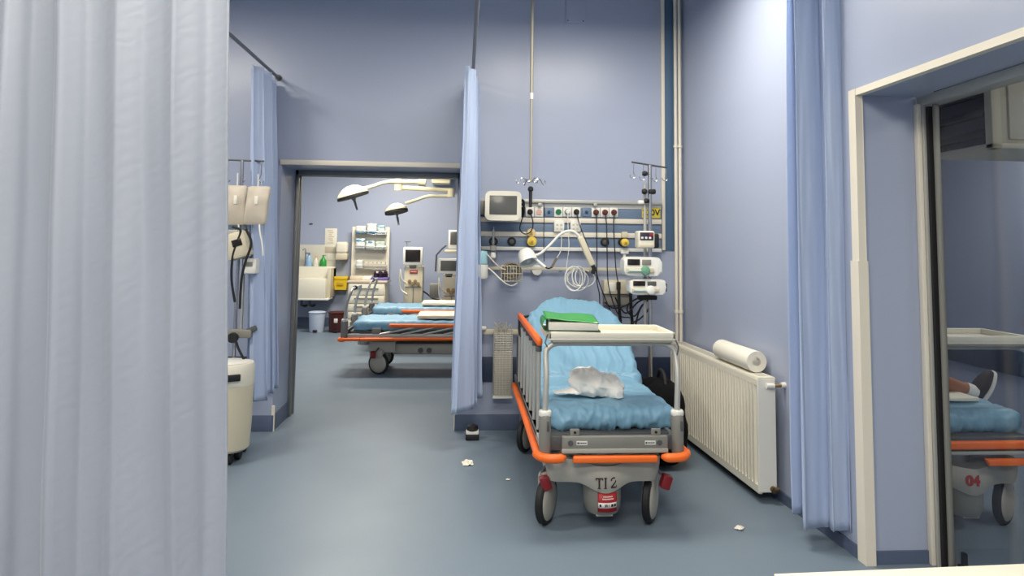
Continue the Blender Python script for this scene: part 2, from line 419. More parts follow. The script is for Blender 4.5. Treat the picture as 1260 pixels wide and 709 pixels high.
# ------------------------------------------------------------------ lights
def luminaire(x, y, z, sx, sy, power, label, color=(1, .925, .79), ceil=H):
    t = thing('ceiling_light', label, 'light', (x, y, z), 0, 'ceiling lights out of view')
    MB().box((0, 0, .04), (sx+.06, sy+.06, .07), .01).build('housing', WHITE, t)
    MB().box((0, 0, .0), (sx, sy, .012)).build('diffuser', DIFF, t)
    b = MB()
    for s in (-1, 1): MB().cyl((s*sx*.35, 0, .07), (s*sx*.35, 0, ceil-z), .006, 8).build('hanger', STEEL, t)
    l = bpy.data.lights.new('lamp_light', 'AREA'); l.shape = 'RECTANGLE'; l.size = sx; l.size_y = sy; l.energy = power; l.color = color
    o = bpy.data.objects.new('lamp_light', l); COL.objects.link(o); o.parent = t; o.location = (0, 0, -.02)
DIFF = emit_mat('lit_diffuser', (255, 250, 240), 3.0)
luminaire(.86, 3.9, 3.42, 1.3, .7, 60, 'hanging ceiling light panel above the trolley bay')
luminaire(-2.7, 3.4, 3.5, .9, .5, 85, 'hanging ceiling light panel above the left bay')
luminaire(-.4, -1.5, 3.5, 1.4, .7, 165, 'hanging ceiling light panel nearest the white table')
luminaire(-.2, 1.1, 3.5, 1.2, .6, 62, 'added hanging light panel over the middle of the room, brightening the trolley front and right curtain')  # added fill lamp for the trolley's foot end and the right-hand curtain
luminaire(-2.1, .2, 3.5, 1.2, .6, 36, 'hanging ceiling light panel in front of the near curtain')
luminaire(-1.4, 8.2, 3.1, 1.2, .6, 85, 'ceiling light panel of the far room above the trolleys', ceil=3.2)
luminaire(-1.2, 10.8, 3.1, 1.2, .6, 95, 'ceiling light panel of the far room near its end wall', ceil=3.2)
luminaire(4.0, 1.6, 2.85, .9, .4, 30, 'ceiling light panel of the side room nearest the table end', ceil=2.95)
luminaire(3.9, 4.9, 2.85, .9, .4, 26, 'ceiling light panel of the side room above the trolley marked 04', ceil=2.95)

# ------------------------------------------------------------------ curtains
def curtain(name, label, P, zt, zb, folds, amp, nu, m=CURT, seed=0, lean=(0, 0), hem=.02, taper=.75, cusp=False, group=None):
    """P: top run as 2D points; the cloth is pleated to both sides of the run"""
    Q = [Vector((p[0], p[1], 0)) for p in P]
    def run(t):
        k = min(int(t*(len(Q)-1)), len(Q)-2); f = t*(len(Q)-1)-k
        return Q[k].lerp(Q[k+1], f), (Q[k+1]-Q[k]).normalized()
    rnd = random.Random(seed); ph = [rnd.uniform(0, 6.28) for _ in range(6)]
    def fn(u, v):
        p, d = run(u); n = Vector((-d.y, d.x, 0))
        z = zt+(zb-zt)*v
        ss = u*folds*2*PI
        wob = .35*math.sin(u*5+ph[0]+v*1.2)+.25*math.sin(u*11+ph[1]-v*1.7)
        a = amp*(taper+(1-taper)*v)*(.75+.35*math.sin(u*folds*2.1+ph[2]))
        s = math.sin(ss+wob*1.6+.4*math.sin(v*2.2+ph[3]))
        off = (a*(math.copysign(abs(s)**.8, s)) if not cusp else a*(2*abs(math.sin(ss*.5+wob*1.3))**.75-1)) + .008*noise.noise(Vector((u*30, v*6, seed)))
        along = .25*a*math.sin(2*(ss+wob*1.6))
        q = p+n*off+d*along
        q.x += lean[0]*(v-.5); q.y += lean[1]*(v-.5)
        q.z = z + hem*.5*math.sin(ss*.5+ph[4])*v + .01*math.sin(u*9+ph[5])*(1 if v > .9 else 0)
        return q
    o = MB().grid(fn, nu, 60).build(name, m, None, angle=180, solid=.003)
    tag(o, label, 'curtain', group); return o
RX1 = at(343, 96, WB).x; RZ = at(343, 96, WB).z
def rail(label, a, b, end=True):
    t = thing('curtain_rail', label, 'curtain rail', (a[0], a[1], a[2]))
    MB().tube([a, b], .013, 12).build('tube', ALU if not end else mat('rail_grey', (120, 122, 124), rough=.4, metal=.5), t, True)
    d = (Vector(b)-Vector(a)).normalized()
    MB().cyl(Vector(b)-d*.012, b, .026, 16).build('wall_flange', DGREY, t, True)
    bm = MB(); mid = Vector(a).lerp(Vector(b), .12)
    bm.cyl(mid, (mid.x, mid.y, H), .007, 8); bm.build('hanger_rod', STEEL, t, True)
    return t
rail('grey curtain rail at upper left, meeting the back wall left of the doorway', (RX1, .2, RZ), (RX1, WB, RZ))
RX2 = .02
rail('grey curtain rail above the middle, left of the trolley bay', (RX2+.035, .9, RZ+.02), (RX2+.02, WB, RZ+.02))
def hooks(P, z, n, parent):
    pass
c1 = curtain('privacy_curtain', 'pale blue curtain gathered by the back wall left of the doorway', [(RX1+.03, 5.08), (RX1+.005, 5.6)], RZ-.04, .36, 4.2, .085, 160, seed=1, lean=(.09, 0))
c2 = curtain('privacy_curtain', 'pale blue curtain gathered between the doorway and the wall monitor', [(RX2+.01, 4.95), (RX2+.015, 5.6)], RZ-.03, .29, 3.6, .115, 170, seed=3, taper=.5)
c3 = curtain('privacy_curtain', 'blue curtain gathered on the right wall between radiator and glass door', [(1.725, 3.56), (1.915, 3.34)], 3.0, .10, 2.3, .095, 160, seed=8, lean=(.0, 0), taper=.9)
rail('curtain rail above the right-hand gathered curtain, crossing the room out of view', (RX2+.1, 3.47, 3.04), (rx(3.47), 3.47, 3.04))
c0 = curtain('privacy_curtain', 'large pale grey-blue curtain in the foreground filling the left of the picture', [(-2.0, 1.62), (-.545, 1.58)], RZ-.03, .12, 10.5, .028, 300, m=CURTN, seed=12, lean=(.105, 0), taper=.9, cusp=True)
rail('curtain rail carrying the big foreground curtain, above the picture', (-.45, 1.6, RZ+.05), (-4.4, 1.6, RZ+.05))

# ------------------------------------------------------------------ trolley beds
def rbox(mb, nx, ny, nz, hx, hy, hz, r, post):
    """rounded box surface (half sizes) with many faces, each point passed through post(p, normal)"""
    bm = mb.bm; cache = {}
    def vert(i, j, k):
        key = (i, j, k)
        if key not in cache:
            p = Vector((hx*(2*i/nx-1), hy*(2*j/ny-1), hz*(2*k/nz-1)))
            q = Vector((max(-hx+r, min(hx-r, p.x)), max(-hy+r, min(hy-r, p.y)), max(-hz+r, min(hz-r, p.z))))
            d = p-q; n = d.normalized() if d.length > 1e-9 else Vector((0, 0, 1))
            cache[key] = bm.verts.new(post(q+n*r if d.length > 1e-9 else p, n))
        return cache[key]
    def face(a, b, c, d): bm.faces.new((a, b, c, d))
    for i in range(nx):
        for j in range(ny):
            for k in (0, nz): face(vert(i, j, k), vert(i+1, j, k), vert(i+1, j+1, k), vert(i, j+1, k))
    for i in range(nx):
        for k in range(nz):
            for j in (0, ny): face(vert(i, j, k), vert(i+1, j, k), vert(i+1, j, k+1), vert(i, j, k+1))
    for j in range(ny):
        for k in range(nz):
            for i in (0, nx): face(vert(i, j, k), vert(i, j+1, k), vert(i, j+1, k+1), vert(i, j, k+1))
    return mb

def bend(s, hinge, ang, rad=.26):
    """path along the deck: flat, then rising at ang (smooth hinge). returns y, z, dirangle"""
    if ang == 0 or s < hinge-rad*ang/2: return s, 0, 0
    s0 = hinge-rad*ang/2; L = rad*ang
    if s < s0+L:
        a = (s-s0)/rad; return s0+rad*math.sin(a), rad*(1-math.cos(a)), a
    y0, z0 = s0+rad*math.sin(ang), rad*(1-math.cos(ang))
    return y0+(s-s0-L)*math.cos(ang), z0+(s-s0-L)*math.sin(ang), ang

def sheet_mesh(L, hinge, ang, xc, hw, zb, thick, seed, y0, grow=0, hwhead=None, wr=1.0, res=1.0):
    mb = MB()
    def post(p, n):
        s = p.y+L/2
        w = 1.0
        t = s/L
        k = hwhead/hw if hwhead else 1
        w *= 1+(k-1)*t
        if ang and s > L-.42:                      # rounded head corners
            q = (s-(L-.42))/.42; w *= (1-.36*q**2.2); s -= q**1.5*.13*(abs(p.x)/hw)**2.6
        x = p.x*w
        fol = 0
        if wr:
            def rid(a_, b_, c_, k_=1.0): return (1-min(1, abs(noise.noise(Vector((a_, b_, c_))))*2.6*k_))**1.6
            edge = max(0, 1-min(max(s, 0), .16)/.16)
            on = 1.0 if (ang and s > hinge) else 0.0
            low = noise.noise(Vector((x*3.2+seed, s*2.4, seed)))
            wx = x+.05*noise.noise(Vector((x*4, s*5, seed+1)))
            seat = .008*rid(wx*3+seed, s*9+x*3, 3.1)+.006*rid(wx*8-3*s, s*6+2*x, 7.7)
            fan = .5-.9*max(0, s-hinge)
            back = .013*rid(wx*(13-6*max(0, s-hinge)), s*.9, seed+9)+.005*rid(wx*22, s*2.2, 4.4)
            hz = math.exp(-((s-hinge+.03)/.12)**2) if ang else 0
            bunch = hz*.015*rid(x*2.5+seed, s*15+x*5, 2.2)
            puck = edge*(.020*rid(x*13+1.2*math.sin(x*9), p.z*5+s*3, seed+5)+.008*rid(x*26, p.z*9+s*8, 6.1)-.008)
            fol = wr*(.012*low+(seat if not on else back)+bunch+puck-.006)
            if abs(p.x) > hw-.06: fol += wr*.010*noise.noise(Vector((s*18, p.z*14, seed+2)))
        yy, zz, a = bend(s, hinge, ang)
        h = p.z+thick/2
        up = Vector((0, -math.sin(a), math.cos(a)))
        nn = Vector((n.x, n.y*math.cos(a)-n.z*math.sin(a), n.y*math.sin(a)+n.z*math.cos(a)))
        return Vector((xc+x, y0+yy, zb+zz))+up*h+nn*(fol+grow)
    return rbox(mb, int(56*res), int(150*res), max(4, int(12*res)), hw, L/2, thick/2, .045, post)

def bed(label, loc, rotz, number, ang, xc=0, tray=True, rail_up=True, variant=0, wy=.17, base_x=-.03, wrot=R(28), res=1.0, hwhead=None):
    t = thing('hospital_trolley_bed', label, 'hospital bed', loc, rotz, 'hospital trolley beds')
    P = lambda mb, nm, m, **k: mb.build(nm, m, t, **k)
    LB = 2.0
    # corner posts with collars
    for sx in (-.354, .352):
        b = MB(); b.lathe([(.028, .41), (.032, .42), (.032, .60), (.028, .612)], (sx, .02, 0), seg=16, sy=1.25); c = P(b, 'corner_post', GREYP)
        MB().lathe([(.033, .606), (.034, .612), (.034, .628), (.03, .634)], (sx, .02, 0), seg=16).build('collar', WHITE, c)
        MB().box((sx+.012, -.02, .56), (.012, .008, .05), .002).build('catch', DGREY, c)
    # foot plate
    if variant == 0:
        b = MB(); b.box((0, .03, .465), (.65, .03, .075), .006); P(b, 'end_beam', DGREY)
        b = MB(); b.box((.01, -.004, .47), (.56, .03, .075), .006); fp = P(b, 'foot_plate', GREYP)
        MB().bb((-.27, -.026, .424), (.29, .016, .446), .004).build('lower_edge', BEDG, fp)
        for sx in (-.225, .245): MB().cyl((sx, -.025, .475), (sx, -.018, .475), .014, 16).build('screw_cap', DGREY, fp)
        for sx in (-.165, .195):
            lb = MB().box((sx, -.0205, .475), (.056, .003, .02)).build('sticker', WHITE, fp)
            bb_ = MB()
            for q in range(5): bb_.box((sx-.012+q*.008, -.0225, .475), (.005, .0015, .007))
            bb_.box((sx-.021, -.0225, .475), (.007, .0015, .01)); bb_.build('sticker_print', BLACK, lb)
        for sx in (-.2, .23):
            c = P(MB().box((sx, .0, .52), (.05, .012, .045), .004), 'plate_bracket', GREYP)
            MB().cyl((sx, -.009, .525), (sx, -.004, .525), .007, 10).build('bolt', BLACK, c)
        P(MB().bb((-.212, -.035, .374), (.235, -.0, .412), .012, 3), 'foot_bumper', ORANGE)
    else:
        P(MB().box((0, .03, .47), (.65, .03, .08), .006), 'end_beam', DGREY)
        P(MB().bb((-.32, -.03, .455), (.32, 0, .50), .012, 3), 'foot_bumper', ORANGE)
        P(MB().bb((-.32, -.024, .428), (.32, 0, .446), .006), 'foot_plate', ALU)
        P(MB().prism([(.0, .408), (.33, .408), (.33, .372), (.02, .372)], .03, front((0, 0, 0)), .008), 'foot_bumper', ORANGE)
    # corner bumpers flowing into the long side bumpers
    for s, sx in ((-1, -.395), (1, .40)):
        b = MB(); b.tube([(sx, .20, .412), (sx, .06, .412), (sx, .02, .408), (sx-s*.03, -.022, .403), (sx-s*.075, -.036, .402), (sx-s*.115, -.033, .402), (sx-s*.142, -.015, .403)],
                         lambda q: (.019 if q < .3 else .0235) if q < .85 else .0235-.012*(q-.85)/.15, 14, smooth=5)
        P(b, 'corner_bumper', ORANGE)
        b = MB(); b.tube([(sx, .205, .412), (sx, .40, .415), (sx, 1.0, .42), (sx, 1.72, .42)], .019, 12, smooth=3); P(b, 'side_bumper', ORANGE)
        b = MB(); b.bb((sx-s*.05, .06, .425), (sx-s*.015, 1.9, .47), .006); P(b, 'side_beam', ALU)
    # arch at the foot end
    ax0, ax1 = -.347, .362
    b = MB(); b.tube([(-.354, .02, .55), (-.354, .02, .64), (ax0, .04, .80), (ax0, .075, .91), (ax0+.012, .085, .945), (ax0+.05, .09, .968), (ax0+.1, .09, .972),
                      (0, .09, .972), (ax1-.1, .09, .972), (ax1-.05, .09, .968), (ax1-.012, .085, .945), (ax1, .075, .91), (.362, .04, .80), (.352, .02, .64), (.352, .02, .55)],
                     .0155, 12, smooth=5)
    P(b, 'foot_arch', ALU)
    if not tray:
        P(MB().cyl((0.1, .09, .972), (.16, .09, .972), .026, 12), 'arch_grip', BLACK)
    # deck, lift column and chassis
    P(MB().bb((-.33, .08, .47), (.33, 1.05 if ang else 1.92, .50), .008), 'deck', DGREY)
    if ang:
        y1, zz1, a1 = bend(1.72, 1.05, ang)
        Mx = Matrix.Translation((0, 1.0, .47)) @ Matrix.Rotation(ang, 4, 'X')
        b = MB(); b.box((0, .37, .015), (.62, .74, .03), .01); b.xf(Mx); P(b, 'backrest_deck', DGREY)
        for s in (-1, 1):
            b = MB(); b.tube([(s*.28, .55, -.01), (s*.36, .60, .02), (s*.375, .66, .05), (s*.355, .73, .075), (s*.30, .755, .08), (s*.22, .76, .05)], .010, 10, smooth=5); b.xf(Mx)
            P(b, 'push_handle', BLACK if s < 0 else DGREY)
    P(MB().lathe([(.085, .30), (.085, .40), (.07, .402), (.07, .47)], (base_x, .20, 0), seg=24), 'lift_column', ALU)
    P(MB().lathe([(.085, .30), (.085, .40), (.07, .402), (.07, .47)], (base_x, 1.35, 0), seg=24), 'lift_column', ALU)
    # shaped base cover at the foot end
    out = []
    hw = .295
    for k in range(41):
        x = -hw+2*hw*k/40
        if abs(x) < .155: zb_ = .205+.045*(1-math.cos(PI*x/.155))/2
        else: zb_ = .25
        out.append((x, zb_))
    top = []
    for k in range(21):
        x = hw-2*hw*k/20
        top.append((x*1.02, .385-.035*math.exp(-(x/.12)**2)))
    mb = MB()
    rows = []
    def cover(a, bq):
        # a: across, bq: bottom -> top, wrapped from front to back
        return None
    n = 41
    def fpt(k, q):
        x, zb_ = out[k]; zt_ = .372-.030*math.exp(-(x/.12)**2)
        z = zb_+(zt_-zb_)*q
        bul = .05*math.cos(min(1, abs(x)/.2)*PI/2)**2            # middle bulges towards the foot
        ed = .05*max(0, (abs(x)-.24)/.065)**2
        yf = wy-.10-bul+ed+.012*(1-4*(q-.5)**2)*-1
        return Vector((base_x+x*(1+.06*q), yf, z))
    grid_f = [[mb.bm.verts.new(fpt(k, q/8)) for q in range(9)] for k in range(n)]
    grid_b = [[mb.bm.verts.new(fpt(k, q/8)+Vector((0, .26 if abs(out[k][0]) > .15 else .30, 0))) for q in range(9)] for k in range(n)]
    for k in range(n-1):
        for q in range(8):
            mb.bm.faces.new((grid_f[k][q], grid_f[k+1][q], grid_f[k+1][q+1], grid_f[k][q+1]))
            mb.bm.faces.new((grid_b[k][q+1], grid_b[k+1][q+1], grid_b[k+1][q], grid_b[k][q]))
        mb.bm.faces.new((grid_f[k][8], grid_f[k+1][8], grid_b[k+1][8], grid_b[k][8]))
        mb.bm.faces.new((grid_f[k+1][0], grid_f[k][0], grid_b[k][0], grid_b[k+1][0]))
    for k in (0, n-1):
        for q in range(8): mb.bm.faces.new((grid_f[k][q], grid_f[k][q+1], grid_b[k][q+1], grid_b[k][q]))
    cov = P(mb, 'base_cover', BEDG, angle=50)
    yf = wy-.10-.052
    # lower housing under the middle
    P(MB().lathe([(.0, .075), (.06, .075), (.085, .085), (.098, .11), (.102, .15), (.102, .23), (.0, .23)], (base_x, wy-.04, 0), seg=32), 'pump_housing', GREYP)
    P(MB().box((base_x, wy-.10, .085), (.09, .03, .02), .004), 'housing_foot', BEDG)
    # lettering on the cover
    if number == 'TI 2':
        b = MB(); ft = front((base_x+.012, wy-.148, .262)); d = .012; k = .052
        b.stroke([(-.052, k/2-.003), (-.016, k/2-.003)], .006, d, ft); b.stroke([(-.034, k/2), (-.034, -k/2)], .008, d, ft)
        b.stroke([(-.042, -k/2), (-.026, -k/2)], .003, d, ft); b.stroke([(-.052, k/2-.001), (-.052, k/2-.012)], .003, d, ft); b.stroke([(-.016, k/2-.001), (-.016, k/2-.012)], .003, d, ft)
        b.stroke([(-.001, k/2), (-.001, -k/2)], .008, d, ft); b.stroke([(-.009, -k/2), (.007, -k/2)], .003, d, ft); b.stroke([(-.009, k/2), (.007, k/2)], .003, d, ft)
        p2 = catmull([(.030, .010, 0), (.033, .020, 0), (.044, .0255, 0), (.055, .018, 0), (.054, .006, 0), (.044, -.008, 0), (.030, -.023, 0)], 5)
        b.stroke([(q.x, q.y) for q in p2], .0065, d, ft); b.stroke([(.029, -.0235), (.058, -.0235)], .0055, d, ft); b.stroke([(.058, -.025), (.060, -.014)], .003, d, ft)
        for v in b.bm.verts:
            dep = (wy-.148)-v.co.y; bx = abs(v.co.x-base_x)
            v.co.y = wy-.1125-.05*math.cos(min(1, bx/.2)*PI/2)**2-.0015-dep*.25
            v.co.x -= .016
        b.build('lettering', TIBLK, cov)
        # curved red notice on the housing
        def lab(z0_, z1_, a0, a1, r_, nm, mm, par):
            mb_ = MB()
            def fn(u, v):
                a = a0+(a1-a0)*u; return Vector((base_x+r_*math.sin(a), wy-.04-r_*math.cos(a), z0_+(z1_-z0_)*v))
            mb_.grid(fn, 14, 2); return mb_.build(nm, mm, par, solid=.0015)
        hs = [c for c in t.children if c.name.startswith('pump_housing')][0]
        nt_ = lab(.108, .205, -.40, .64, .1045, 'red_notice', LRED, hs)
        lab(.128, .155, -.38, .62, .1056, 'white_strip', WHITE, hs)
        mb_ = MB()
        for (zz, n_) in ((.186, 9), (.174, 11)):
            for q in range(n_):
                a = (q-(n_-1)/2)*.055+.12
                mb_.box((base_x+.1055*math.sin(a), wy-.04-.1055*math.cos(a), zz), (.0042, .0015, .006), 0, a)
        mb_.build('notice_print', WHITE, hs)
        mb_ = MB()
        for a, w_ in ((-.26, .010), (-.02, .006), (.06, .006), (.16, .003), (.34, .013), (.50, .012)):
            mb_.box((base_x+.1068*math.sin(a), wy-.04-.1068*math.cos(a), .141), (w_, .0015, .013), 0, a)
        mb_.build('notice_symbols', BLACK, hs)
    elif number:
        b = MB().text(number, .072, front((base_x-.02, wy-.148, .285)), .012, .003)
        for v in b.bm.verts:
            dep = (wy-.142)-v.co.y; bx = abs(v.co.x-base_x)
            v.co.y = wy-.1125-.05*math.cos(min(1, bx/.2)*PI/2)**2-.0015-dep*.25
        b.build('lettering', LETRED, cov)
    # chassis spine
    P(MB().bb((base_x-.24, wy+.14, .215), (base_x+.24, wy+1.32, .345), .03), 'chassis_cover', BEDG)
    P(MB().bb((base_x-.29, wy+1.12, .24), (base_x+.29, wy+1.42, .36), .03), 'rear_cover', BEDG)
    for q, yq in enumerate((.62, .72)): P(MB().lathe([(.0, 0), (.022, 0), (.03, .006), (.03, .02), (.0, .02)], (base_x+.235, wy+yq-.15, .265), M=Matrix.Rotation(R(90), 4, 'Y'), seg=14), 'valve_knob', DGREY)
    # casters
    for s in (-1, 1):
        for k, yy in enumerate((wy, wy+1.28)):
            cx_ = base_x-.010+s*.286; Mx = Matrix.Translation((cx_, yy, .1235)) @ Matrix.Rotation(-wrot, 4, 'Z')
            b = MB(); b.lathe([(.086, -.02), (.116, -.02), (.1235, -.012), (.1235, .012), (.116, .02), (.086, .02)], axis='X', seg=32); b.xf(Mx); w_ = P(b, 'caster_wheel', BLACK)
            b = MB(); b.lathe([(.0, .034), (.06, .033), (.096, .026), (.104, .018), (.104, -.018), (.096, -.026), (.06, -.033), (.0, -.034)], axis='X', seg=32); b.xf(Mx); b.build('wheel_cover', BEDG, w_)
            b = MB(); b.bb((-.036, -.05, .05), (.036, .06, .155), .02); b.xf(Mx); b.build('fork', BEDG if k == 0 else DGREY, w_)
        if variant and s > 0: continue
        b = MB(); b.box((base_x+.02+s*.327, wy-.055, .232), (.055, .055, .075), .01, Matrix.Rotation(R(18*s), 4, 'Y')); pd = P(b, 'brake_pedal', RED)
        b = MB(); b.tube([(base_x+s*.30, wy+.0, .30), (base_x+s*.33, wy-.03, .262)], .009, 8); b.build('pedal_stem', DGREY, pd)
    # side rails
    for s in (-1, 1):
        up = rail_up if s < 0 else False
        sx = s*.362
        if up:
            b = MB(); b.box((sx, .935, .955), (.036, 1.40, .048), .016, seg=3); tr_ = P(b, 'guard_rail_top', ORANGE)
            for q in range(7):
                yq = .27+q*1.32/6
                b = MB(); b.cyl((sx, yq, .43), (sx, yq, .925), .0125, 12); bl = P(b, 'guard_rail_bar', ALU)
                MB().cyl((sx, yq, .90), (sx, yq, .933), .017, 12).build('bar_cap', DGREY, bl)
            P(MB().bb((sx-.018, .2, .44), (sx+.018, 1.68, .47), .006), 'guard_rail_base', ALU)
            P(MB().bb((sx-.02, 1.60, .50), (sx+.02, 1.66, .80), .008), 'rail_latch', DGREY)
        else:
            b = MB(); b.box((sx+s*.02, 1.22, .565), (.036, 1.40, .042), .014, seg=3); P(b, 'guard_rail_top', ORANGE)
            for q in range(6):
                b = MB(); b.tube([(sx+s*.02, .42+q*.24, .468), (sx+s*.02, .80+q*.22, .545)], .012, 10); P(b, 'guard_rail_bar', ALU)
            P(MB().box((sx, .38, .50), (.03, .10, .07), .008), 'rail_latch', GREYP)
    # mattress core
    core = sheet_mesh(1.78 if ang else 1.85, 1.0, ang, xc, .30, .505, .10, 0, .13, grow=-.012, wr=0, res=.4)
    P(core, 'mattress', DGREY)
    if tray:
        tx0, tx1, ty0, ty1, tz = -.335, .362, .062, .43, .988
        b = MB(); b.bb((tx0, ty0, tz), (tx1, ty1, tz+.014), .006)
        for a, c in (((tx0, ty0), (tx1, ty0+.022)), ((tx0, ty1-.022), (tx1, ty1)), ((tx0, ty0), (tx0+.022, ty1)), ((tx1-.022, ty0), (tx1, ty1))):
            b.bb((a[0], a[1], tz+.004), (c[0], c[1], tz+.046), .008)
        tr_ = P(b, 'foot_tray', CREAM)
        MB().bb((tx0+.02, ty0-.004, tz-.012), (tx1-.02, ty1-.02, tz), .004).build('tray_underframe', GREYP, tr_)
        MB().tube([(tx1-.004, ty0+.02, tz+.02), (tx1+.012, ty0-.004, tz-.03), (tx1+.004, ty0-.006, tz-.075)], .004, 8).build('tray_clip', DGREY, tr_)
        MB().tube([(tx0-.002, ty0+.02, tz+.03), (tx0-.018, ty0-.004, tz-.01), (tx0-.006, ty0-.002, tz-.03)], .004, 8).build('tray_clip', DGREY, tr_)
    return t

def sheet(label, par_loc, rotz, L, hinge, ang, xc, hw, hwhead, seed, wr=1.0, res=1.0):
    mb = sheet_mesh(L, hinge, ang, xc, hw, .502, .115, seed, .115, wr=wr, res=res, hwhead=hwhead)
    mb.xf(Matrix.Translation(Vector(par_loc)) @ Matrix.Rotation(rotz, 4, 'Z'))
    o = mb.build('bed_sheet', SHEET, None, angle=180)
    return tag(o, label, 'bed sheet', 'blue fitted bed sheets')

B1 = (.79, 3.62, 0)
ANG = R(34)
bed('hospital trolley bed marked TI 2, backrest raised, beside the radiator', B1, 0, 'TI 2', ANG, xc=.03)
sheet('crinkled blue sheet over the raised trolley mattress beside the radiator', B1, 0, 1.84, .93, ANG, .035, .345, .385, 2.0, 1.35)
A0 = (-1.36, 8.27, 0); B0 = (-1.37, 9.92, 0)
bed('flat trolley bed seen side-on through the doorway, the nearer of the two', A0, R(-90), None, 0, tray=False, rail_up=False, wy=.40, wrot=R(20))
sheet('blue sheet on the nearer flat trolley seen through the doorway', A0, R(-90), 1.88, 1, 0, 0, .345, None, 5.0, .8, .6)
bed('flat trolley bed seen through the doorway, farther back behind the nearer one', B0, R(-90), None, 0, tray=False, rail_up=False, wy=.40, wrot=R(20))
sheet('blue sheet on the farther flat trolley seen through the doorway', B0, R(-90), 1.88, 1, 0, 0, .345, None, 9.0, .8, .6)
S0 = (2.745, 3.52, 0)
bed('trolley bed numbered 04 in red, behind the sliding glass door', S0, 0, '04', 0, tray=True, rail_up=False, variant=1, wrot=R(56))
sheet('wrinkled blue sheet on the trolley behind the glass door', S0, 0, 1.88, 1, 0, 0, .345, None, 14.0, 1.0, .8)

# ------------------------------------------------------------------ things on and by the trolley
def crumpled(name, label, cat, c, sx, sy, hfn, seed, m, n=(46, 34), th=.003, rotz=0, z=None):
    def fn(u, v):
        a, b_ = 2*u-1, 2*v-1
        r_ = 1+.18*noise.noise(Vector((math.atan2(b_, a)*1.3, seed, 0)))
        x, y = a*sx*r_, b_*sy*r_
        h = hfn(a, b_)
        k = (1-abs(noise.noise(Vector((a*3+seed, b_*3, 1)))*2))*.5+(1-abs(noise.noise(Vector((a*7, b_*7+seed, 4)))*2))*.25
        return Vector((x, y, max(.004, h+.030*k*min(1, h*14+.25))))
    mb = MB().grid(fn, *n); mb.xf(Matrix.Translation(Vector(c)) @ Matrix.Rotation(rotz, 4, 'Z'))
    o = mb.build(name, m, None, angle=22, solid=th); return tag(o, label, cat)
TISSUE = mat('white_plastic_film', (246, 244, 238), rough=.5, var=.03, bump=.25, bscale=40)
PBC = Vector((.785, 4.04, .628))
def bagfold(p, n):
    q = Vector((p.x*9+2, p.y*9, p.z*9))
    rg = (1-abs(noise.noise(q))*2)*.022+(1-abs(noise.noise(q*2.3))*2)*.012
    w = 1-.30*max(0, p.z/.07)
    k = Vector((p.x*w, p.y*w, p.z))+n*(rg-.012)
    k.z = max(k.z+.066-.03*(p.x/.155), .002)+.02*noise.noise(Vector((p.x*7, p.y*7, 9)))*(1 if p.z > 0 else 0)
    return k
mb = rbox(MB(), 30, 20, 14, .155, .095, .066, .045, bagfold)
def tailf(u, v):
    a, b_ = u, 2*v-1
    x = -.10-.155*a; y = -.035+b_*(.075*(1-.55*a)+.01*noise.noise(Vector((a*5, b_, 2))))
    z = .014+.05*(1-a)**2*(1-b_*b_)+.014*(1-abs(noise.noise(Vector((a*4, b_*2, 5))))*2)*(.5+.5*(1-a))
    return Vector((x, y, max(.003, z)))
mb.grid(tailf, 22, 16)
mb.xf(Matrix.Translation(PBC) @ Matrix.Rotation(R(-4), 4, 'Z'))
tag(mb.build('plastic_bag', TISSUE, None, angle=24, solid=.002), 'crumpled white plastic bag lying on the blue sheet of the trolley', 'plastic bag')

# green folder on the tray
T0 = (.595, 3.805, 1.0352)
fo = thing('green_folder', 'green folder of papers lying on the left end of the trolley tray', 'folder', T0, R(-3))
b = MB(); b.box((.002, -.003, .028), (.268, .226, .043), .004); b.build('papers', PAPER, fo)
def cov(u, v):
    x = -.150+.29*u; y = -.118+.235*v
    z = .054+.005*math.sin(u*7+v*2)+.010*(1-u)+.018*v
    z -= .010*max(0, u-.55)/.45
    z += .004*math.cos(u*9)*(1-v)
    return Vector((x, y, z))
MB().grid(cov, 24, 14).build('top_cover', GREEN, fo, solid=.004)
def spine(u, v):
    a = PI*.5+PI*u
    return Vector((-.146+.018*math.cos(a), -.118+.235*v, .034+.030*math.sin(a)))
MB().grid(spine, 10, 6).build('spine', GREEN, fo, solid=.004)
MB().bb((-.146, -.115, .0), (.150, .115, .0055), .002).build('bottom_cover', mat('folder_dark_green', (34, 84, 52), rough=.4), fo)

# radiator
RY0, RY1 = 4.02, 5.52
def rr(y, t, z): return (rx(y)-.045-t, y, z)
ra = thing('radiator', 'cream ribbed panel radiator along the right wall beside the trolley', 'radiator', (rx(RY0)-.1, (RY0+RY1)/2, 0))
n = 34; D_ = .115; Z0, Z1 = .055, .725
outl = []
for k in range(n):
    ya = RY0+.03+(RY1-RY0-.06)*k/n; st = (RY1-RY0-.06)/n
    outl += [(ya, D_-.018), (ya+st*.28, D_-.018), (ya+st*.40, D_), (ya+st*.88, D_)]
prof = [(RY0, D_-.03), (RY0, D_-.012)]+outl+[(RY1, D_-.012), (RY1, D_-.03)]
b = MB()
lo = [b.bm.verts.new(Vector(rr(y, t, Z0+.05))) for y, t in prof]; hi = [b.bm.verts.new(Vector(rr(y, t, Z1-.045))) for y, t in prof]
for k in range(len(prof)-1): b.bm.faces.new((lo[k], lo[k+1], hi[k+1], hi[k]))
b.bm.faces.new(lo[::-1]); b.bm.faces.new(hi); b.bm.faces.new((lo[0], hi[0], hi[-1], lo[-1]))
b.build('ribbed_panel', CREAM, ra, True)
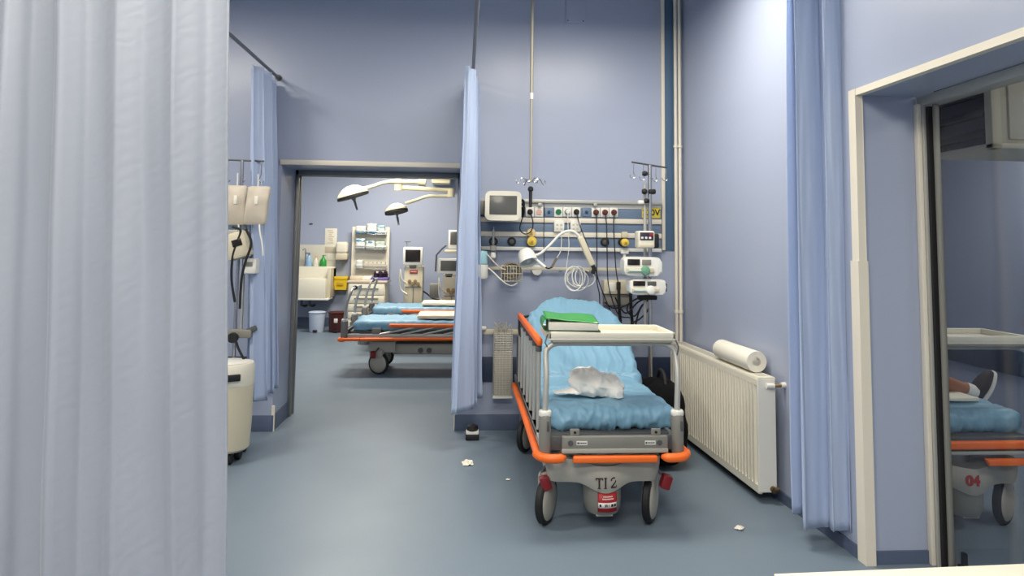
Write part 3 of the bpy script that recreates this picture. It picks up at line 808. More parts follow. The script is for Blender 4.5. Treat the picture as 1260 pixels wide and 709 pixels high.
def slab(z0, z1, t0, t1, y0=RY0, y1=RY1, bev=.006):
    m_ = MB(); m_.hexa([rr(y0, t0, z0), rr(y0, t1, z0), rr(y1, t1, z0), rr(y1, t0, z0), rr(y0, t0, z1), rr(y0, t1, z1), rr(y1, t1, z1), rr(y1, t0, z1)])
    bmesh.ops.bevel(m_.bm, geom=m_.bm.edges[:], offset=bev, segments=3, affect='EDGES'); return m_
slab(Z1-.05, Z1-.002, D_-.03, D_-.001).build('top_edge', CREAM, ra, True)
slab(Z0, Z0+.055, D_-.03, D_-.001).build('bottom_edge', CREAM, ra, True)
slab(Z0, Z1-.05, 0, .02).build('rear_panel', CREAM, ra, True)
slab(Z1-.012, Z1+.004, 0.0, D_-.004, bev=.004).build('top_grille', CREAM, ra, True)
m_ = MB()
for k in range(70):
    y = RY0+.05+k*.0205; m_.hexa([rr(y, .02, Z1+.003), rr(y, D_-.03, Z1+.003), rr(y+.008, D_-.03, Z1+.003), rr(y+.008, .02, Z1+.003), rr(y, .02, Z1+.0045), rr(y, D_-.03, Z1+.0045), rr(y+.008, D_-.03, Z1+.0045), rr(y+.008, .02, Z1+.0045)])
m_.build('grille_slots', mat('slot_shadow_grey', (150, 146, 134), rough=.6), ra, True)
slab(Z0+.01, Z1-.004, .004, D_-.002, RY0-.004, RY0+.012, .004).build('side_panel', WHITE, ra, True)
slab(Z0+.01, Z1-.004, .004, D_-.002, RY1-.012, RY1+.004, .004).build('side_panel', WHITE, ra, True)
y = RY0-.004
p1 = Vector(rr(y-.02, .035, .685))
m_ = MB(); m_.cyl(Vector(rr(y+.004, .035, .685)), p1, .012, 12); m_.tube([p1, p1+Vector((.02, -.004, .0)), p1+Vector((.075, .0, .004))], .010, 10)
m_.build('valve_pipe', mat('brass', (150, 120, 80), rough=.4, metal=.6), ra, True)
m_ = MB(); m_.cyl(p1+Vector((-.035, 0, 0)), p1+Vector((.012, 0, 0)), .016, 14); m_.cyl(p1+Vector((.055, 0, .003)), p1+Vector((.085, 0, .004)), .017, 14); m_.build('valve_cap', WHITE, ra, True)
p2 = Vector(rr(y-.012, .03, .085))
MB().cyl(p2+Vector((0, .012, 0)), p2+Vector((0, -.012, 0)), .018, 12).cyl(p2+Vector((0, -.006, 0)), p2+Vector((.03, -.006, .004)), .013, 12).build('drain_valve', mat('old_brass', (104, 86, 62), rough=.4, metal=.7), ra, True)
m_ = MB()
for yy in (RY0+.3, RY1-.3): m_.hexa([rr(yy, -.045, .5), rr(yy, .004, .5), rr(yy+.03, .004, .5), rr(yy+.03, -.045, .5), rr(yy, -.045, .53), rr(yy, .004, .53), rr(yy+.03, .004, .53), rr(yy+.03, -.045, .53)])
m_.build('wall_bracket', WHITE, ra, True)
# paper roll on radiator
q0 = Vector((rx(4.16)-.092, 4.16, .7305+.066)); q1 = Vector((rx(4.68)-.092, 4.68, .7305+.066))
pr = thing('paper_roll', 'white paper roll lying on top of the radiator', 'paper roll', (q0.x, (q0.y+q1.y)/2, .7305))
d = (q1-q0).normalized(); L = (q1-q0).length
Mx = Matrix.Translation(q0) @ d.to_track_quat('Z', 'Y').to_matrix().to_4x4()
MB().lathe([(.026, .0), (.064, .0), (.0655, .004), (.0655, L-.004), (.064, L), (.026, L), (.026, .0)], M=Mx, seg=40).build('paper', PAPER, pr, True)
MB().lathe([(.0, L*.5), (.022, L*.5), (.022, .003), (.0255, .003), (.0255, L-.003), (.022, L-.003), (.022, L*.5+.01), (0, L*.5+.01)], M=Mx, seg=24).build('core', mat('cardboard', (70, 58, 48), rough=.8), pr, True)

# black bag between trolley and radiator
def bagpt(p, n):
    w = 1-.18*max(0, p.z/.24); k = .018*noise.fractal(Vector((p.x*6, p.y*6, p.z*6+3)), 1, 2, 3)
    lean = .03*(p.z+.24)
    return Vector((p.x*w+lean, p.y*(1-.2*max(0, p.z/.24)), p.z))+n*k
BG = (1.375, 4.83, .0)
bg = thing('black_bag', 'black soft bag standing on the floor between trolley and radiator', 'bag', BG)
mb = rbox(MB(), 14, 18, 22, .16, .25, .27, .12, bagpt); mb.xf(Matrix.Translation((0, 0, .29))); mb.build('body', mat('black_fabric', (9, 9, 11), rough=.9, var=.1, spec=.2), bg)
MB().tube([(.03, -.1, .54), (.03, -.06, .605), (.03, .04, .62), (.03, .1, .55)], .012, 10, smooth=5).build('carry_handle', BLACK, bg)
MB().tube([(-.13, -.2, .12), (-.16, -.22, .3), (-.06, -.18, .45)], .010, 8, smooth=5).build('shoulder_strap', BLACK, bg)

# ------------------------------------------------------------------ medical supply panel on the back wall
PF = WB-.055
def pp(u, v, dy=0): 
    p = at(u, v, PF-dy); return p
def zz(v): return at(700, v, PF).z
X0, X1 = at(575, 280, PF).x, at(814, 280, PF).x
sp = thing('medical_supply_panel', 'long wall panel of white rails and blue strips with sockets above the trolley', 'supply panel', ((X0+X1)/2, WB, zz(308)))
def strip(nm, v0, v1, m, dep, x0=X0, x1=X1, bev=.004):
    return MB().bb((x0, WB-dep, zz(v1)), (x1, WB, zz(v0)), bev).build(nm, m, sp, True)
strip('equipment_rail', 246.5, 250.5, ALU, .085)
strip('rail_backing', 250.5, 256, WHITE, .05)
strip('blue_strip', 256, 268.5, PANB, .045)
strip('white_strip', 268.5, 274.5, TRIM, .060)
strip('blue_strip', 274.5, 286, PANB, .045)
strip('white_strip', 286, 292, TRIM, .060)
strip('blue_strip', 292, 304.5, PANB, .045)
strip('white_strip', 304.5, 309, WHITE, .060)
b = MB()
for u in (600, 664, 732, 800): p = pp(u, 252); b.box((p.x, WB-.06, p.z), (.03, .05, .025), .003)
b.build('rail_clip', ALU, sp, True)
def socket(u, v, ins, plug=None):
    p = at(u, v, WB-.05)
    s = MB().box((p.x, WB-.05, p.z), (.072, .018, .078), .006).build('socket_plate', WHITE, sp, True)
    MB().lathe([(.0, .0), (.022, .0), (.024, .004), (.024, .006), (.0, .006)], (p.x, WB-.0585, p.z), axis='-Y', seg=20).build('socket_insert', ins, s, True)
    if plug:
        MB().lathe([(.021, .0), (.021, .024), (.014, .032), (.0, .034)], (p.x, WB-.0645, p.z), axis='-Y', seg=16).build('plug', plug, s, True)
    return Vector((p.x, WB-.085, p.z-.012))
DRED = mat('socket_dark_red', (92, 40, 34), rough=.4)
PINK = mat('socket_pink', (210, 170, 156), rough=.5)
sk = {}
for k, (u, v, ins, pl) in enumerate([(652, 261, DRED, BLACK), (663, 261, PINK, None), (687, 261, GREENS, None), (698, 261, GREENS, WHITE), (709, 261, BLACK, BLACK), (733, 261.5, DRED, DRED), (744, 261.5, DRED, DRED), (755, 261.5, DRED, DRED)]):
    sk[k] = socket(u, v, ins, pl)
for u in (675.5, 721.5):
    p = at(u, 261, WB-.05)
    s = MB().box((p.x, WB-.048, p.z), (.07, .014, .075), .004).build('earth_socket', PANB, sp, True)
    MB().lathe([(.0, 0), (.012, 0), (.013, .008), (.006, .014), (.0, .014)], (p.x, WB-.055, p.z), axis='-Y', seg=14).build('earth_pin', mat('earth_pin_blue', (40, 84, 110), rough=.4), s, True)
for u in (687.5, 707.5):
    p = at(u, 278.5, WB-.05)
    s = MB().box((p.x, WB-.058, p.z), (.085, .05, .095), .006).build('call_socket', WHITE, sp, True)
    b = MB()
    for q in (-.016, .016):
        for w in (-.02, .012): b.box((p.x+q, WB-.084, p.z+w), (.018, .004, .016), .002)
    b.build('terminal', BEIGE, s, True)
def outlet(u, v, r=.036):
    p = at(u, v, WB-.05)
    o = MB().lathe([(r*.92, 0), (r, .004), (r, .016), (r*.8, .022), (.0, .022)], (p.x, WB-.044, p.z), axis='-Y', seg=24).build('gas_outlet', BLACK, sp, True)
    MB().lathe([(r*.55, 0), (r*.55, .004), (.3*r, .005), (.3*r, .012), (0, .012)], (p.x, WB-.066, p.z), axis='-Y', seg=18).build('outlet_ring', DGREY, o, True)
    return p
for u, v in ((607, 297.3), (629.5, 297.3), (653, 298), (744, 298), (765.5, 298)): outlet(u, v)
p = at(801, 262, WB-.047)
sg = MB().box((p.x, WB-.048, p.z), (.155, .008, .088), .002).build('voltage_sign', YSIGN, sp, True)
MB().text('230V', .07, front((p.x, WB-.0535, p.z)), .002, .0016).build('lettering', BLACK, sg, True)
p = at(687, 287, WB-.06)

# gas regulators and flow meters plugged into the outlets
def regulator(u, v, r, label, m, dy=.10, grp='round gas regulators'):
    p = at(u, v, WB-dy)
    t = thing('gas_regulator', label, 'regulator', (p.x, WB-dy, p.z-r), 0, grp)
    MB().lathe([(r*.7, .03), (r, .02), (r, -.012), (r*.93, -.02), (r*.55, -.022), (r*.5, -.03), (0, -.032)], (p.x, WB-dy, p.z), axis='Y', seg=28).build('dial', m, t, True)
    MB().lathe([(r*.28, 0), (r*.24, .012), (0, .014)], (p.x, WB-dy-.03, p.z), axis='-Y', seg=14).build('knob', mat('dial_gold', (196, 158, 66), rough=.35), t, True)
    MB().cyl((p.x, WB-dy+.02, p.z), (p.x, WB-.055, p.z), .014, 12).build('stem', STEEL, t, True)
    return t
regulator(654.3, 297.2, .040, 'yellow round regulator on the supply panel above the lamp head', YELL, .12)
regulator(653.5, 286.6, .036, 'cream round dial just above the yellow regulator', mat('cream_dial', (222, 200, 150), rough=.4), .09)
regulator(769, 298.5, .032, 'small yellow and grey regulator beside the drip stand', YELL, .115)
p = at(769, 298, WB-.10)
x = at(607, 297, WB-.10); 
fm = thing('flow_meter', 'clear upright flow meter at the left end of the supply panel', 'flow meter', (x.x, WB-.1, at(607, 326, WB-.1).z))
zt = at(607, 281, WB-.1).z; zm = at(607, 300, WB-.1).z; zb_ = at(607, 324, WB-.1).z
MB().cyl((x.x, WB-.10, zm), (x.x, WB-.10, zt-.01), .010, 12, .008).build('tube', mat('clear_grey_tube', (190, 196, 200), rough=.15, Alpha=.7), fm, True)
MB().cyl((x.x, WB-.10, zt-.01), (x.x, WB-.10, zt+.01), .006, 10).build('top_nut', STEEL, fm, True)
MB().box((x.x, WB-.10, zm-.035), (.045, .05, .045), .008).cyl((x.x, WB-.08, zm-.0), (x.x, WB-.05, zm), .012, 12).build('valve_body', BEDG, fm, True)
MB().lathe([(.016, 0), (.024, .01), (.024, .035), (.016, .05)], (x.x, WB-.10, zm-.12), seg=16).build('humidifier_cap', WHITE, fm, True)
MB().cyl((x.x, WB-.10, zb_), (x.x, WB-.10, zm-.11), .012, 12).build('outlet_stem', STEEL, fm, True)
p = at(768.5, 289, WB-.08)
MB_ = None
v2 = thing('gas_fitting', 'pale fitting clamped above and below the small regulator beside the drip stand', 'fitting', (p.x, WB-.075, at(768, 313, WB-.08).z))
MB().box((p.x, WB-.075, p.z), (.05, .03, .05), .006).build('upper_block', BEIGE, v2, True)
q = at(768, 310, WB-.08); MB().box((p.x, WB-.078, q.z), (.065, .034, .035), .006).cyl((p.x, WB-.075, q.z-.06), (p.x, WB-.075, q.z), .012, 12).build('lower_block', WHITE, v2, True)

# patient monitor on the rail
MD = 5.36
p0, p1 = at(597, 236, MD), at(641, 271, MD)
cx, cz = (p0.x+p1.x)/2, (p0.z+p1.z)/2; w, h = p1.x-p0.x, p0.z-p1.z
mo = thing('patient_monitor', 'boxy cream patient monitor with blank grey screen on the wall rail', 'monitor', (cx, MD, p1.z))
b = MB()
out = []
for k in range(48):
    a = 2*PI*k/48; ex = .22
    out.append((w/2*math.copysign(abs(math.cos(a))**ex, math.cos(a)), h/2*math.copysign(abs(math.sin(a))**ex, math.sin(a))*(1+.06*(1-abs(math.cos(a))))))
b.prism(out, .06, front((cx, MD+.03, cz)), .008); b.build('front_bezel', CREAM, mo, True)
MB().bb((cx-w*.47, MD+.02, cz-h*.45), (cx+w*.47, MD+.16, cz+h*.45), .02).build('rear_housing', DGREY, mo, True)
s0, s1 = at(602.5, 240.5, MD-.03), at(636, 264.5, MD-.03)
MB().bb((s0.x, MD-.034, s1.z), (s1.x, MD-.026, s0.z), .003).build('screen', SCREEN, mo, True)
MB().bb((cx-.05, MD+.15, cz-.05), (cx+.05, WB-.08, cz+.05), .01).build('wall_mount', GREYP, mo, True)
b = MB()
for k in range(3): b.tube([(cx+w*.47, MD+.08, cz+.04-k*.035), (cx+w*.56, MD+.05, cz+.05-k*.03), (cx+w*.60, MD+.08, cz+.02-k*.03), (cx+w*.58, MD+.12, cz-.04-k*.02)], .010, 8, smooth=4)
b.build('cable_connector', BLACK, mo, True)
MB().bb((at(589, 258, WB-.06).x, WB-.14, zz(266)), (at(596, 258, WB-.06).x, WB-.085, zz(250)), .006).build('side_module', GREYP, mo, True)

# hanging drip rod from the ceiling
pz = at(653, 222, 5.25)
hr = thing('ceiling_drip_rod', 'slim steel rod hung from the ceiling with curled drip hooks at its lower end', 'drip rod', (pz.x, 5.25, pz.z))
xr = pz.x
kn = at(653, 119, 5.25).z
MB().cyl((xr, 5.25, kn), (xr, 5.25, H), .014, 12).build('outer_tube', mat('matt_steel', (168, 164, 152), rough=.5, metal=.3), hr, True)
MB().cyl((xr, 5.25, pz.z-.02), (xr, 5.25, kn), .0105, 12).build('inner_rod', mat('matt_steel', (168, 164, 152), rough=.5, metal=.3), hr, True)
MB().cyl((xr, 5.25, kn-.02), (xr, 5.25, kn+.03), .015, 12).build('collar', WHITE, hr, True)
for k in range(4):
    a = R(20+90*k); ca, sa = math.cos(a), math.sin(a)
    pts = [(0, 0), (.03, -.012), (.05, .008), (.08, .012), (.10, -.02), (.115, -.028), (.125, -.01), (.12, .004)]
    MB().tube([(xr+r_*ca, 5.25+r_*sa, pz.z+z_) for r_, z_ in pts], .004, 8, smooth=4).build('hook', STEEL, hr, True)
za, zb2 = at(653, 231, 5.25).z, at(653, 255, 5.25).z
MB().lathe([(.008, za+.01), (.02, za), (.022, za-.02), (.013, za-.03), (.013, zb2), (.0, zb2)], (xr, 5.25, 0), seg=16).build('grip', BLACK, hr, True)

# examination lamp: arm, swan neck and head
EL = 5.30
el = thing('examination_lamp', 'white swan-neck examination lamp hanging below the supply panel', 'lamp', (at(700, 330, EL).x, EL, at(648, 330, EL).z))
def E_(u, v, y=EL): return at(u, v, y)
MB().tube([E_(656, 315), E_(664, 312.5), E_(672, 306), E_(680, 298), E_(688, 289.5), E_(696, 285), E_(704, 284.5), E_(710, 288), E_(714, 293)], .0105, 12, smooth=6).build('swan_neck', WHITE, el, True)
a0, a1 = E_(713.5, 291), E_(729, 327)
dv = (a1-a0).normalized(); My = Matrix.Translation(a0) @ dv.to_track_quat('Z', 'Y').to_matrix().to_4x4()
L = (a1-a0).length
b = MB(); b.bb((-.022, -.024, 0), (.022, .024, L), .012, 3); b.xf(My); b.build('spring_arm', BEIGE, el, True)
MB().tube([E_(727, 323), E_(731, 330), E_(729.5, 337)], .017, 10).build('arm_clamp', BLACK, el, True)
MB().cyl(E_(730, 336), Vector((E_(730, 336).x, WB, E_(730, 336).z)), .012, 12).build('wall_pivot', GREYP, el, True)
hc = E_(648.5, 317.5, EL-.02)
ax = Vector((.22, -.42, -.72)).normalized()
Mh = Matrix.Translation(hc) @ ax.to_track_quat('Z', 'Y').to_matrix().to_4x4()
b = MB(); b.lathe([(.0, -.075), (.028, -.073), (.052, -.06), (.066, -.03), (.072, .0), (.075, .045), (.071, .045), (.068, .0), (.06, -.03), (.04, -.055), (.0, -.062)], M=Mh, seg=36); hd = b.build('lamp_shade', WHITE, el, True)
b = MB(); b.lathe([(.0, .0), (.022, .002), (.028, .02), (.018, .036), (.0, .04)], M=Mh, seg=20); b.build('bulb', mat('frosted_bulb', (200, 198, 192), rough=.3), hd, True)
b = MB(); b.lathe([(.066, .02), (.066, .026), (.0, .008)], M=Mh, seg=32); b.build('reflector', ALU, hd, True)
MB().tube([E_(657, 317, EL-.05), E_(665, 324, EL-.06), E_(671, 329, EL-.07)], .011, 12).build('aim_handle', WHITE, el, True)
MB().tube([E_(671, 329, EL-.07), E_(675, 330.5, EL-.07), E_(679, 329, EL-.06)], .006, 8, smooth=4).build('handle_tip', BLACK, el, True)

# wall equipment rails
zr = at(690, 331, WB-.05).z
wr_ = thing('wall_rail', 'thin cream equipment rail under the supply panel, behind the lamp', 'rail', ((X0+X1)/2, WB, zr))
MB().bb((X0+.08, WB-.045, zr-.012), (at(778, 331, WB).x, WB-.035, zr+.012), .003).build('bar', BEIGE, wr_, True)
for u in (612, 690, 770): q = at(u, 331, WB); MB().cyl((q.x, WB-.038, zr), (q.x, WB, zr), .01, 10).build('standoff', ALU, wr_, True)
zh = at(600, 408, WB-.05).z
hr2 = thing('hand_rail', 'cream wall rail low on the back wall carrying the tube holder', 'rail', (.7, WB, zh))
MB().bb((X0+.04, WB-.06, zh-.022), (1.55, WB-.04, zh+.018), .004).build('bar', BEIGE, hr2, True)
for x in (.25, .75, 1.3): MB().cyl((x, WB-.045, zh), (x, WB, zh), .012, 10).build('standoff', ALU, hr2, True)
q = at(595, 404, WB-.06); MB().box((q.x, WB-.06, zh+.028), (.045, .05, .03), .01).build('rail_end_clip', WHITE, hr2, True)

# tall tube holder on the low rail
h0, h1 = at(607.5, 408, WB-.12), at(629.5, 487, WB-.12)
ch = thing('catheter_holder', 'tall slim see-through rack of tubes hung on the low wall rail beside the trolley', 'tube rack', ((h0.x+h1.x)/2, WB-.12, h1.z))
yc = WB-.12; xw0, xw1, zt, zb_ = h0.x, h1.x, h0.z, h1.z
b = MB()
for k in range(28):
    z = zb_+.012+(zt-zb_-.02)*k/27
    b.tube([(xw0, yc-.05, z), (xw1, yc-.05, z), (xw1, yc+.05, z), (xw0, yc+.05, z), (xw0, yc-.05, z)], .0022, 5)
for k in range(7):
    x = xw0+(xw1-xw0)*k/6; b.cyl((x, yc-.05, zb_), (x, yc-.05, zt), .0022, 5); b.cyl((x, yc+.05, zb_), (x, yc+.05, zt), .0022, 5)
b.build('wire_cage', ALU, ch, True)
MB().bb((xw0-.004, yc-.055, zb_-.012), (xw1+.004, yc+.055, zb_+.006), .004).build('base_tray', WHITE, ch, True)
MB().bb((xw0+.006, yc-.042, zb_+.006), (xw1-.006, yc+.042, zt-.15), .004).build('paper_sleeve', mat('sleeve_beige', (168, 160, 146), rough=.6, var=.2, scale=30), ch, True)
b = MB(); rnd = random.Random(5)
for k in range(26):
    x = rnd.uniform(xw0+.012, xw1-.012); y = yc+rnd.uniform(-.035, .035); tz_ = zt+rnd.uniform(.03, .09)
    b.tube([(x, y, zb_+.02), (x, y, zt-.04), (x+rnd.uniform(-.012, .012), y, zt+.02), (x+rnd.uniform(-.03, .03), y+rnd.uniform(-.02, .02), tz_)], .0035, 6, smooth=3)
b.build('tubes', TRANSP, ch, True)['kind'] = 'stuff'
MB().bb(((xw0+xw1)/2-.03, WB-.072, zt-.05), ((xw0+xw1)/2+.03, WB-.035, zt+.01), .004).build('rail_hook', ALU, ch, True)

# suction jar at the panel's left end
j = at(592, 326, WB-.16)
sj = thing('suction_jar', 'blue and white suction jar half hidden by the middle curtain', 'suction jar', (j.x, WB-.14, at(592, 344, WB-.16).z))
zt, zm, zb_ = at(592, 309, WB-.16).z, at(592, 326, WB-.16).z, at(592, 343, WB-.16).z
MB().lathe([(.03, zm), (.052, zm+.01), (.054, zt-.02), (.045, zt), (.0, zt+.004)], (j.x, WB-.14, 0), seg=28).build('jar', TEAL, sj, True)
MB().lathe([(.0, zb_), (.05, zb_), (.058, zb_+.015), (.058, zm), (.03, zm+.008), (0, zm+.008)], (j.x, WB-.14, 0), seg=28).build('jar_base', WHITE, sj, True)
MB().bb((j.x-.03, WB-.09, zm-.03), (j.x+.03, WB-.0, zm+.02), .006).build('wall_bracket', GREYP, sj, True)

# wire basket with coiled tubing
k0, k1 = at(617, 327, WB-.14), at(642, 346, WB-.14)
wb = thing('wire_basket', 'small wall basket heaped with coiled grey tubing left of the lamp', 'basket', ((k0.x+k1.x)/2, WB-.11, k1.z))
b = MB()
for z in (k1.z, (k0.z+k1.z)/2, k0.z): b.tube([(k0.x, WB-.18, z), (k1.x, WB-.18, z), (k1.x, WB-.04, z), (k0.x, WB-.04, z), (k0.x, WB-.18, z)], .0028 if z != k1.z else .004, 6)
for k in range(8):
    x = k0.x+(k1.x-k0.x)*k/7; b.tube([(x, WB-.18, k0.z), (x, WB-.18, k1.z), (x, WB-.04, k1.z), (x, WB-.04, k0.z)], .0025, 6)
b.build('wire_frame', BEIGE, wb, True)
b = MB(); rnd = random.Random(2); cx, cz = (k0.x+k1.x)/2, (k0.z+k1.z)/2
for k in range(9):
    r0 = rnd.uniform(.045, .072); oy = WB-.17+k*.015; ph = rnd.uniform(0, 6)
    b.tube([(cx+r0*1.05*math.cos(ph+q*PI/6), oy+.01*math.sin(q), cz+.022+r0*.85*math.sin(ph+q*PI/6)) for q in range(12)], .006, 7, smooth=3)
b.build('coiled_tubing', TUBEM, wb, True)
# loose tubes from the jar
tag(MB().tube([at(591, 309, WB-.16), at(599, 313, WB-.17), at(607, 322, WB-.19), at(616, 330, WB-.19), at(622, 332, WB-.19)], .006, 8, smooth=6).build('suction_tube', mat('clear_pale_tube', (196, 190, 180), rough=.3), None),
    'pale tube looping from the suction jar into the wall basket', 'tube')
tag(MB().tube([at(601, 330, WB-.17), at(608, 336, WB-.18), at(616, 344, WB-.20), at(624, 350, WB-.2), at(631, 351.5, WB-.2), at(637, 348, WB-.2)], .0055, 8, smooth=6).build('suction_tube', WHITE, None),
    'white tube sagging below the wall basket', 'tube')
# white round junction behind the lamp
q = at(661, 333, WB-.06)
tag(MB().lathe([(.0, .035), (.038, .033), (.045, .02), (.045, 0), (0, 0)], (q.x, WB-.01, q.z), axis='-Y', seg=26).build('round_wall_box', WHITE, None), 'round white wall box behind the lamp head', 'wall box')
# probe hanging at the lamp handle
pb_ = thing('hanging_probe', 'thin beige probe dangling on a fine lead right of the lamp handle', 'probe', (at(683, 325, 5.45).x, 5.45, at(683, 330, 5.45).z))
MB().tube([at(678.5, 329.5, 5.45), at(685, 317.5, 5.45)], .010, 10).build('probe_body', TUBEM, pb_, True)
MB().tube([at(685, 317.5, 5.45), at(690, 308, 5.5), at(691, 290, WB-.09), at(690, 284, WB-.08)], .003, 6, smooth=5).build('lead', WHITE, pb_, True)

# cables
def cord(label, pts, r=.0045, m=BLACK, grp='power cords below the supply panel', nm='power_cable'):
    return tag(MB().tube(pts, r, 8, smooth=6).build(nm, m, None), label, 'cord', grp)
Q = lambda u, v, y=5.5: at(u, v, y)
cord('black cord looping from the monitor to the leftmost socket', [Q(645, 262, 5.42), Q(641, 274, 5.44), Q(640, 283, 5.46), Q(646, 288, 5.47), Q(653, 285, 5.49), Q(656, 276, 5.5), Q(654, 266, 5.53), sk[0]])
cord('thin black cord hanging straight down right of the pink socket', [Q(669, 249, 5.54), Q(669.5, 262, 5.53), Q(669, 290, 5.52), Q(669.5, 322, 5.52)], .003)
cord('black cord slanting from the third green-group socket past the lamp arm', [sk[4], Q(713, 276, 5.5), Q(724, 305, 5.45), Q(731, 325, 5.4), Q(738, 350, 5.42), Q(750, 380, 5.48), Q(757, 396, 5.5)])
cord('black cord from the leftmost dark red plug', [sk[5], Q(734, 280, 5.52), Q(734.5, 310, 5.5), Q(734.5, 345, 5.5), Q(737.5, 362, 5.5), Q(738, 378, 5.5)])
cord('black cord from the middle dark red plug', [sk[6], Q(746.5, 280, 5.52), Q(747, 310, 5.5), Q(748, 345, 5.45), Q(753, 368, 5.44), Q(762, 388, 5.45), Q(775, 391, 5.45)])
cord('black cord from the rightmost dark red plug', [sk[7], Q(755, 275, 5.52), Q(756, 300, 5.5), Q(758, 332, 5.47), Q(761, 350, 5.43)])
cord('white cord hanging from the white plug', [sk[3], Q(699, 280, 5.5), Q(700, 305, 5.47), Q(697, 330, 5.45), Q(699, 345, 5.44)], .003, WHITE)
# coil of white cable
b = MB()
for k, (dx, rx_, rz_, u0, v0) in enumerate([(0, 11, 15, 706, 343), (0, 8, 12, 712, 340), (0, 6, 11, 714, 341), (0, 14, 13, 710, 345), (0, 17, 11, 715, 343), (0, 5, 13, 709, 341)]):
    y = 5.40+k*.008; n_ = 16
    b.tube([at(u0+rx_*math.cos(2*PI*q/n_+k), v0+rz_*math.sin(2*PI*q/n_+k), y) for q in range(n_ + (0 if k % 2 else 1))], .0045, 7, smooth=4)
b.tube([at(713, 332, 5.42), at(714, 330, 5.46), at(714, 331, WB-.045)], .006, 8)
tag(b.build('cable_coil', WHITE, None), 'loose coil of white cable hanging from the thin rail right of the lamp', 'cable coil')

# power box on the wall
x0, x1 = at(742, 360, WB-.06), at(777, 360, WB-.06)
pwb = thing('power_box', 'beige wall power box behind the drip stand pumps', 'power box', ((x0.x+x1.x)/2, WB, at(760, 376, WB-.06).z))
MB().bb((x0.x, WB-.10, at(760, 362, WB-.1).z), (x1.x, WB, at(760, 345, WB-.1).z), .008).build('upper_case', BEIGE, pwb, True)
MB().bb((x0.x+.01, WB-.075, at(760, 376, WB-.08).z), (x1.x-.01, WB, at(760, 361.5, WB-.08).z), .006).build('lower_case', GREYP, pwb, True)
MB().bb((x0.x+.03, WB-.108, at(760, 359, WB-.1).z), (x0.x+.09, WB-.098, at(760, 348, WB-.1).z), .004).build('breaker_cover', WHITE, pwb, True)
for u in (761.5, 777):
    MB().bb((at(u-2.3, 348, WB-.13).x, WB-.135, at(u, 357, WB-.13).z), (at(u+2.3, 348, WB-.13).x, WB-.1, at(u, 347, WB-.13).z), .006).build('black_plug', BLACK, pwb, True)
for k, (u, lab) in enumerate(((761.5, 'thick black strap cord hanging in front of the beige power box'), (776, 'thick black cord at the right edge of the beige power box'))):
    cord(lab, [Q(u, 352, WB-.15), Q(u, 365, WB-.15), Q(u+.5, 380, WB-.14), Q(u+2, 398, WB-.12), Q(u+3, 425, WB-.12)], .013)
for k, pts in enumerate([[(799, 366), (785, 372), (772, 385), (764, 380), (757, 366)], [(800, 367), (790, 376), (781, 389), (772, 383), (773, 374)], [(797, 366), (783, 368), (770, 376), (755, 379), (744, 372)], [(801, 368), (797, 382), (788, 392), (778, 398), (768, 410)], [(798, 367), (788, 380), (783, 396), (781, 412)]]):
    cord(['black cord drooping left of the drip stand in a wide loop', 'black cord looping closest to the drip stand pole', 'black cord running flat toward the power box', 'black cord trailing toward the backrest', 'black cord hanging straight behind the tray'][k],
         [Q(u, v, 5.40+.02*k) for u, v in pts], .0065, BLACK, 'tangled cords below the pumps')

# drip stand with infusion pumps
DSY = 5.30
b0 = at(800, 390, DSY); dsx = b0.x
ds = thing('drip_stand', 'chrome drip stand with four hooks beside the corner pipes', 'drip stand', (dsx, DSY, 0))
zt = at(800, 203, DSY).z
MB().cyl((dsx, DSY, .10), (dsx, DSY, zt), .0165, 16).build('pole', STEEL, ds, True)
x2 = at(794, 300, DSY).x
MB().cyl((x2, DSY+.01, at(794, 400, DSY).z), (x2, DSY+.01, at(794, 226, DSY).z), .0125, 14).build('side_pole', ALU, ds, True)
cl, cr_ = at(777.5, 199.5, DSY-.08), at(820.5, 206.5, DSY+.08)
MB().tube([cl, cr_], .007, 10).build('cross_bar', DGREY, ds, True)
for k, f_ in enumerate((.05, .32, .68, .97)):
    q = cl.lerp(cr_, f_); l_ = (.115, .12, .115, .10)[k]
    MB().tube([q, q-Vector((0, 0, l_*.75)), q-Vector((-.012, 0, l_*.95)), q-Vector((.004, 0, l_*1.08)), q-Vector((.026, 0, l_*1.0)), q-Vector((.03, 0, l_*.85))], .0035, 8, smooth=4).build('hook', STEEL, ds, True)
for (u, v, s_) in ((793, 214, .028), (792.5, 236, .03), (795, 247.5, .026)):
    q = at(u, v, DSY-.01); MB().lathe([(0, -.02), (s_*.6, -.02), (s_*.8, 0), (s_*.5, .018), (0, .02)], (q.x, q.y-.02, q.z), axis='X', seg=14).build('clamp_knob', BLACK, ds, True)
q = at(802, 236, DSY); MB().box((q.x, DSY, q.z), (.06, .05, .04), .012).build('clamp', BLACK, ds, True)
q = at(789, 249, DSY); MB().box((q.x, DSY, q.z), (.06, .04, .03), .01).build('clamp_lever', WHITE, ds, True)
b = MB()
for k in range(5):
    a = 2*PI*k/5+.3; b.tube([(dsx, DSY, .115), (dsx+.10*math.cos(a), DSY+.10*math.sin(a), .10), (dsx+.20*math.cos(a), DSY+.20*math.sin(a), .075)], .013, 10)
b.lathe([(.03, .09), (.03, .15), (.016, .16)], (dsx, DSY, 0), seg=16); b.build('base', ALU, ds, True)
for k in range(5):
    a = 2*PI*k/5+.3; cx5, cy5 = dsx+.20*math.cos(a), DSY+.20*math.sin(a)
    MB().lathe([(0, -.012), (.03, -.012), (.034, 0), (.03, .012), (0, .012)], (cx5, cy5, .034), axis='X', seg=14).cyl((cx5, cy5, .04), (cx5, cy5, .085), .007, 8).build('castor', BLACK, ds, True)
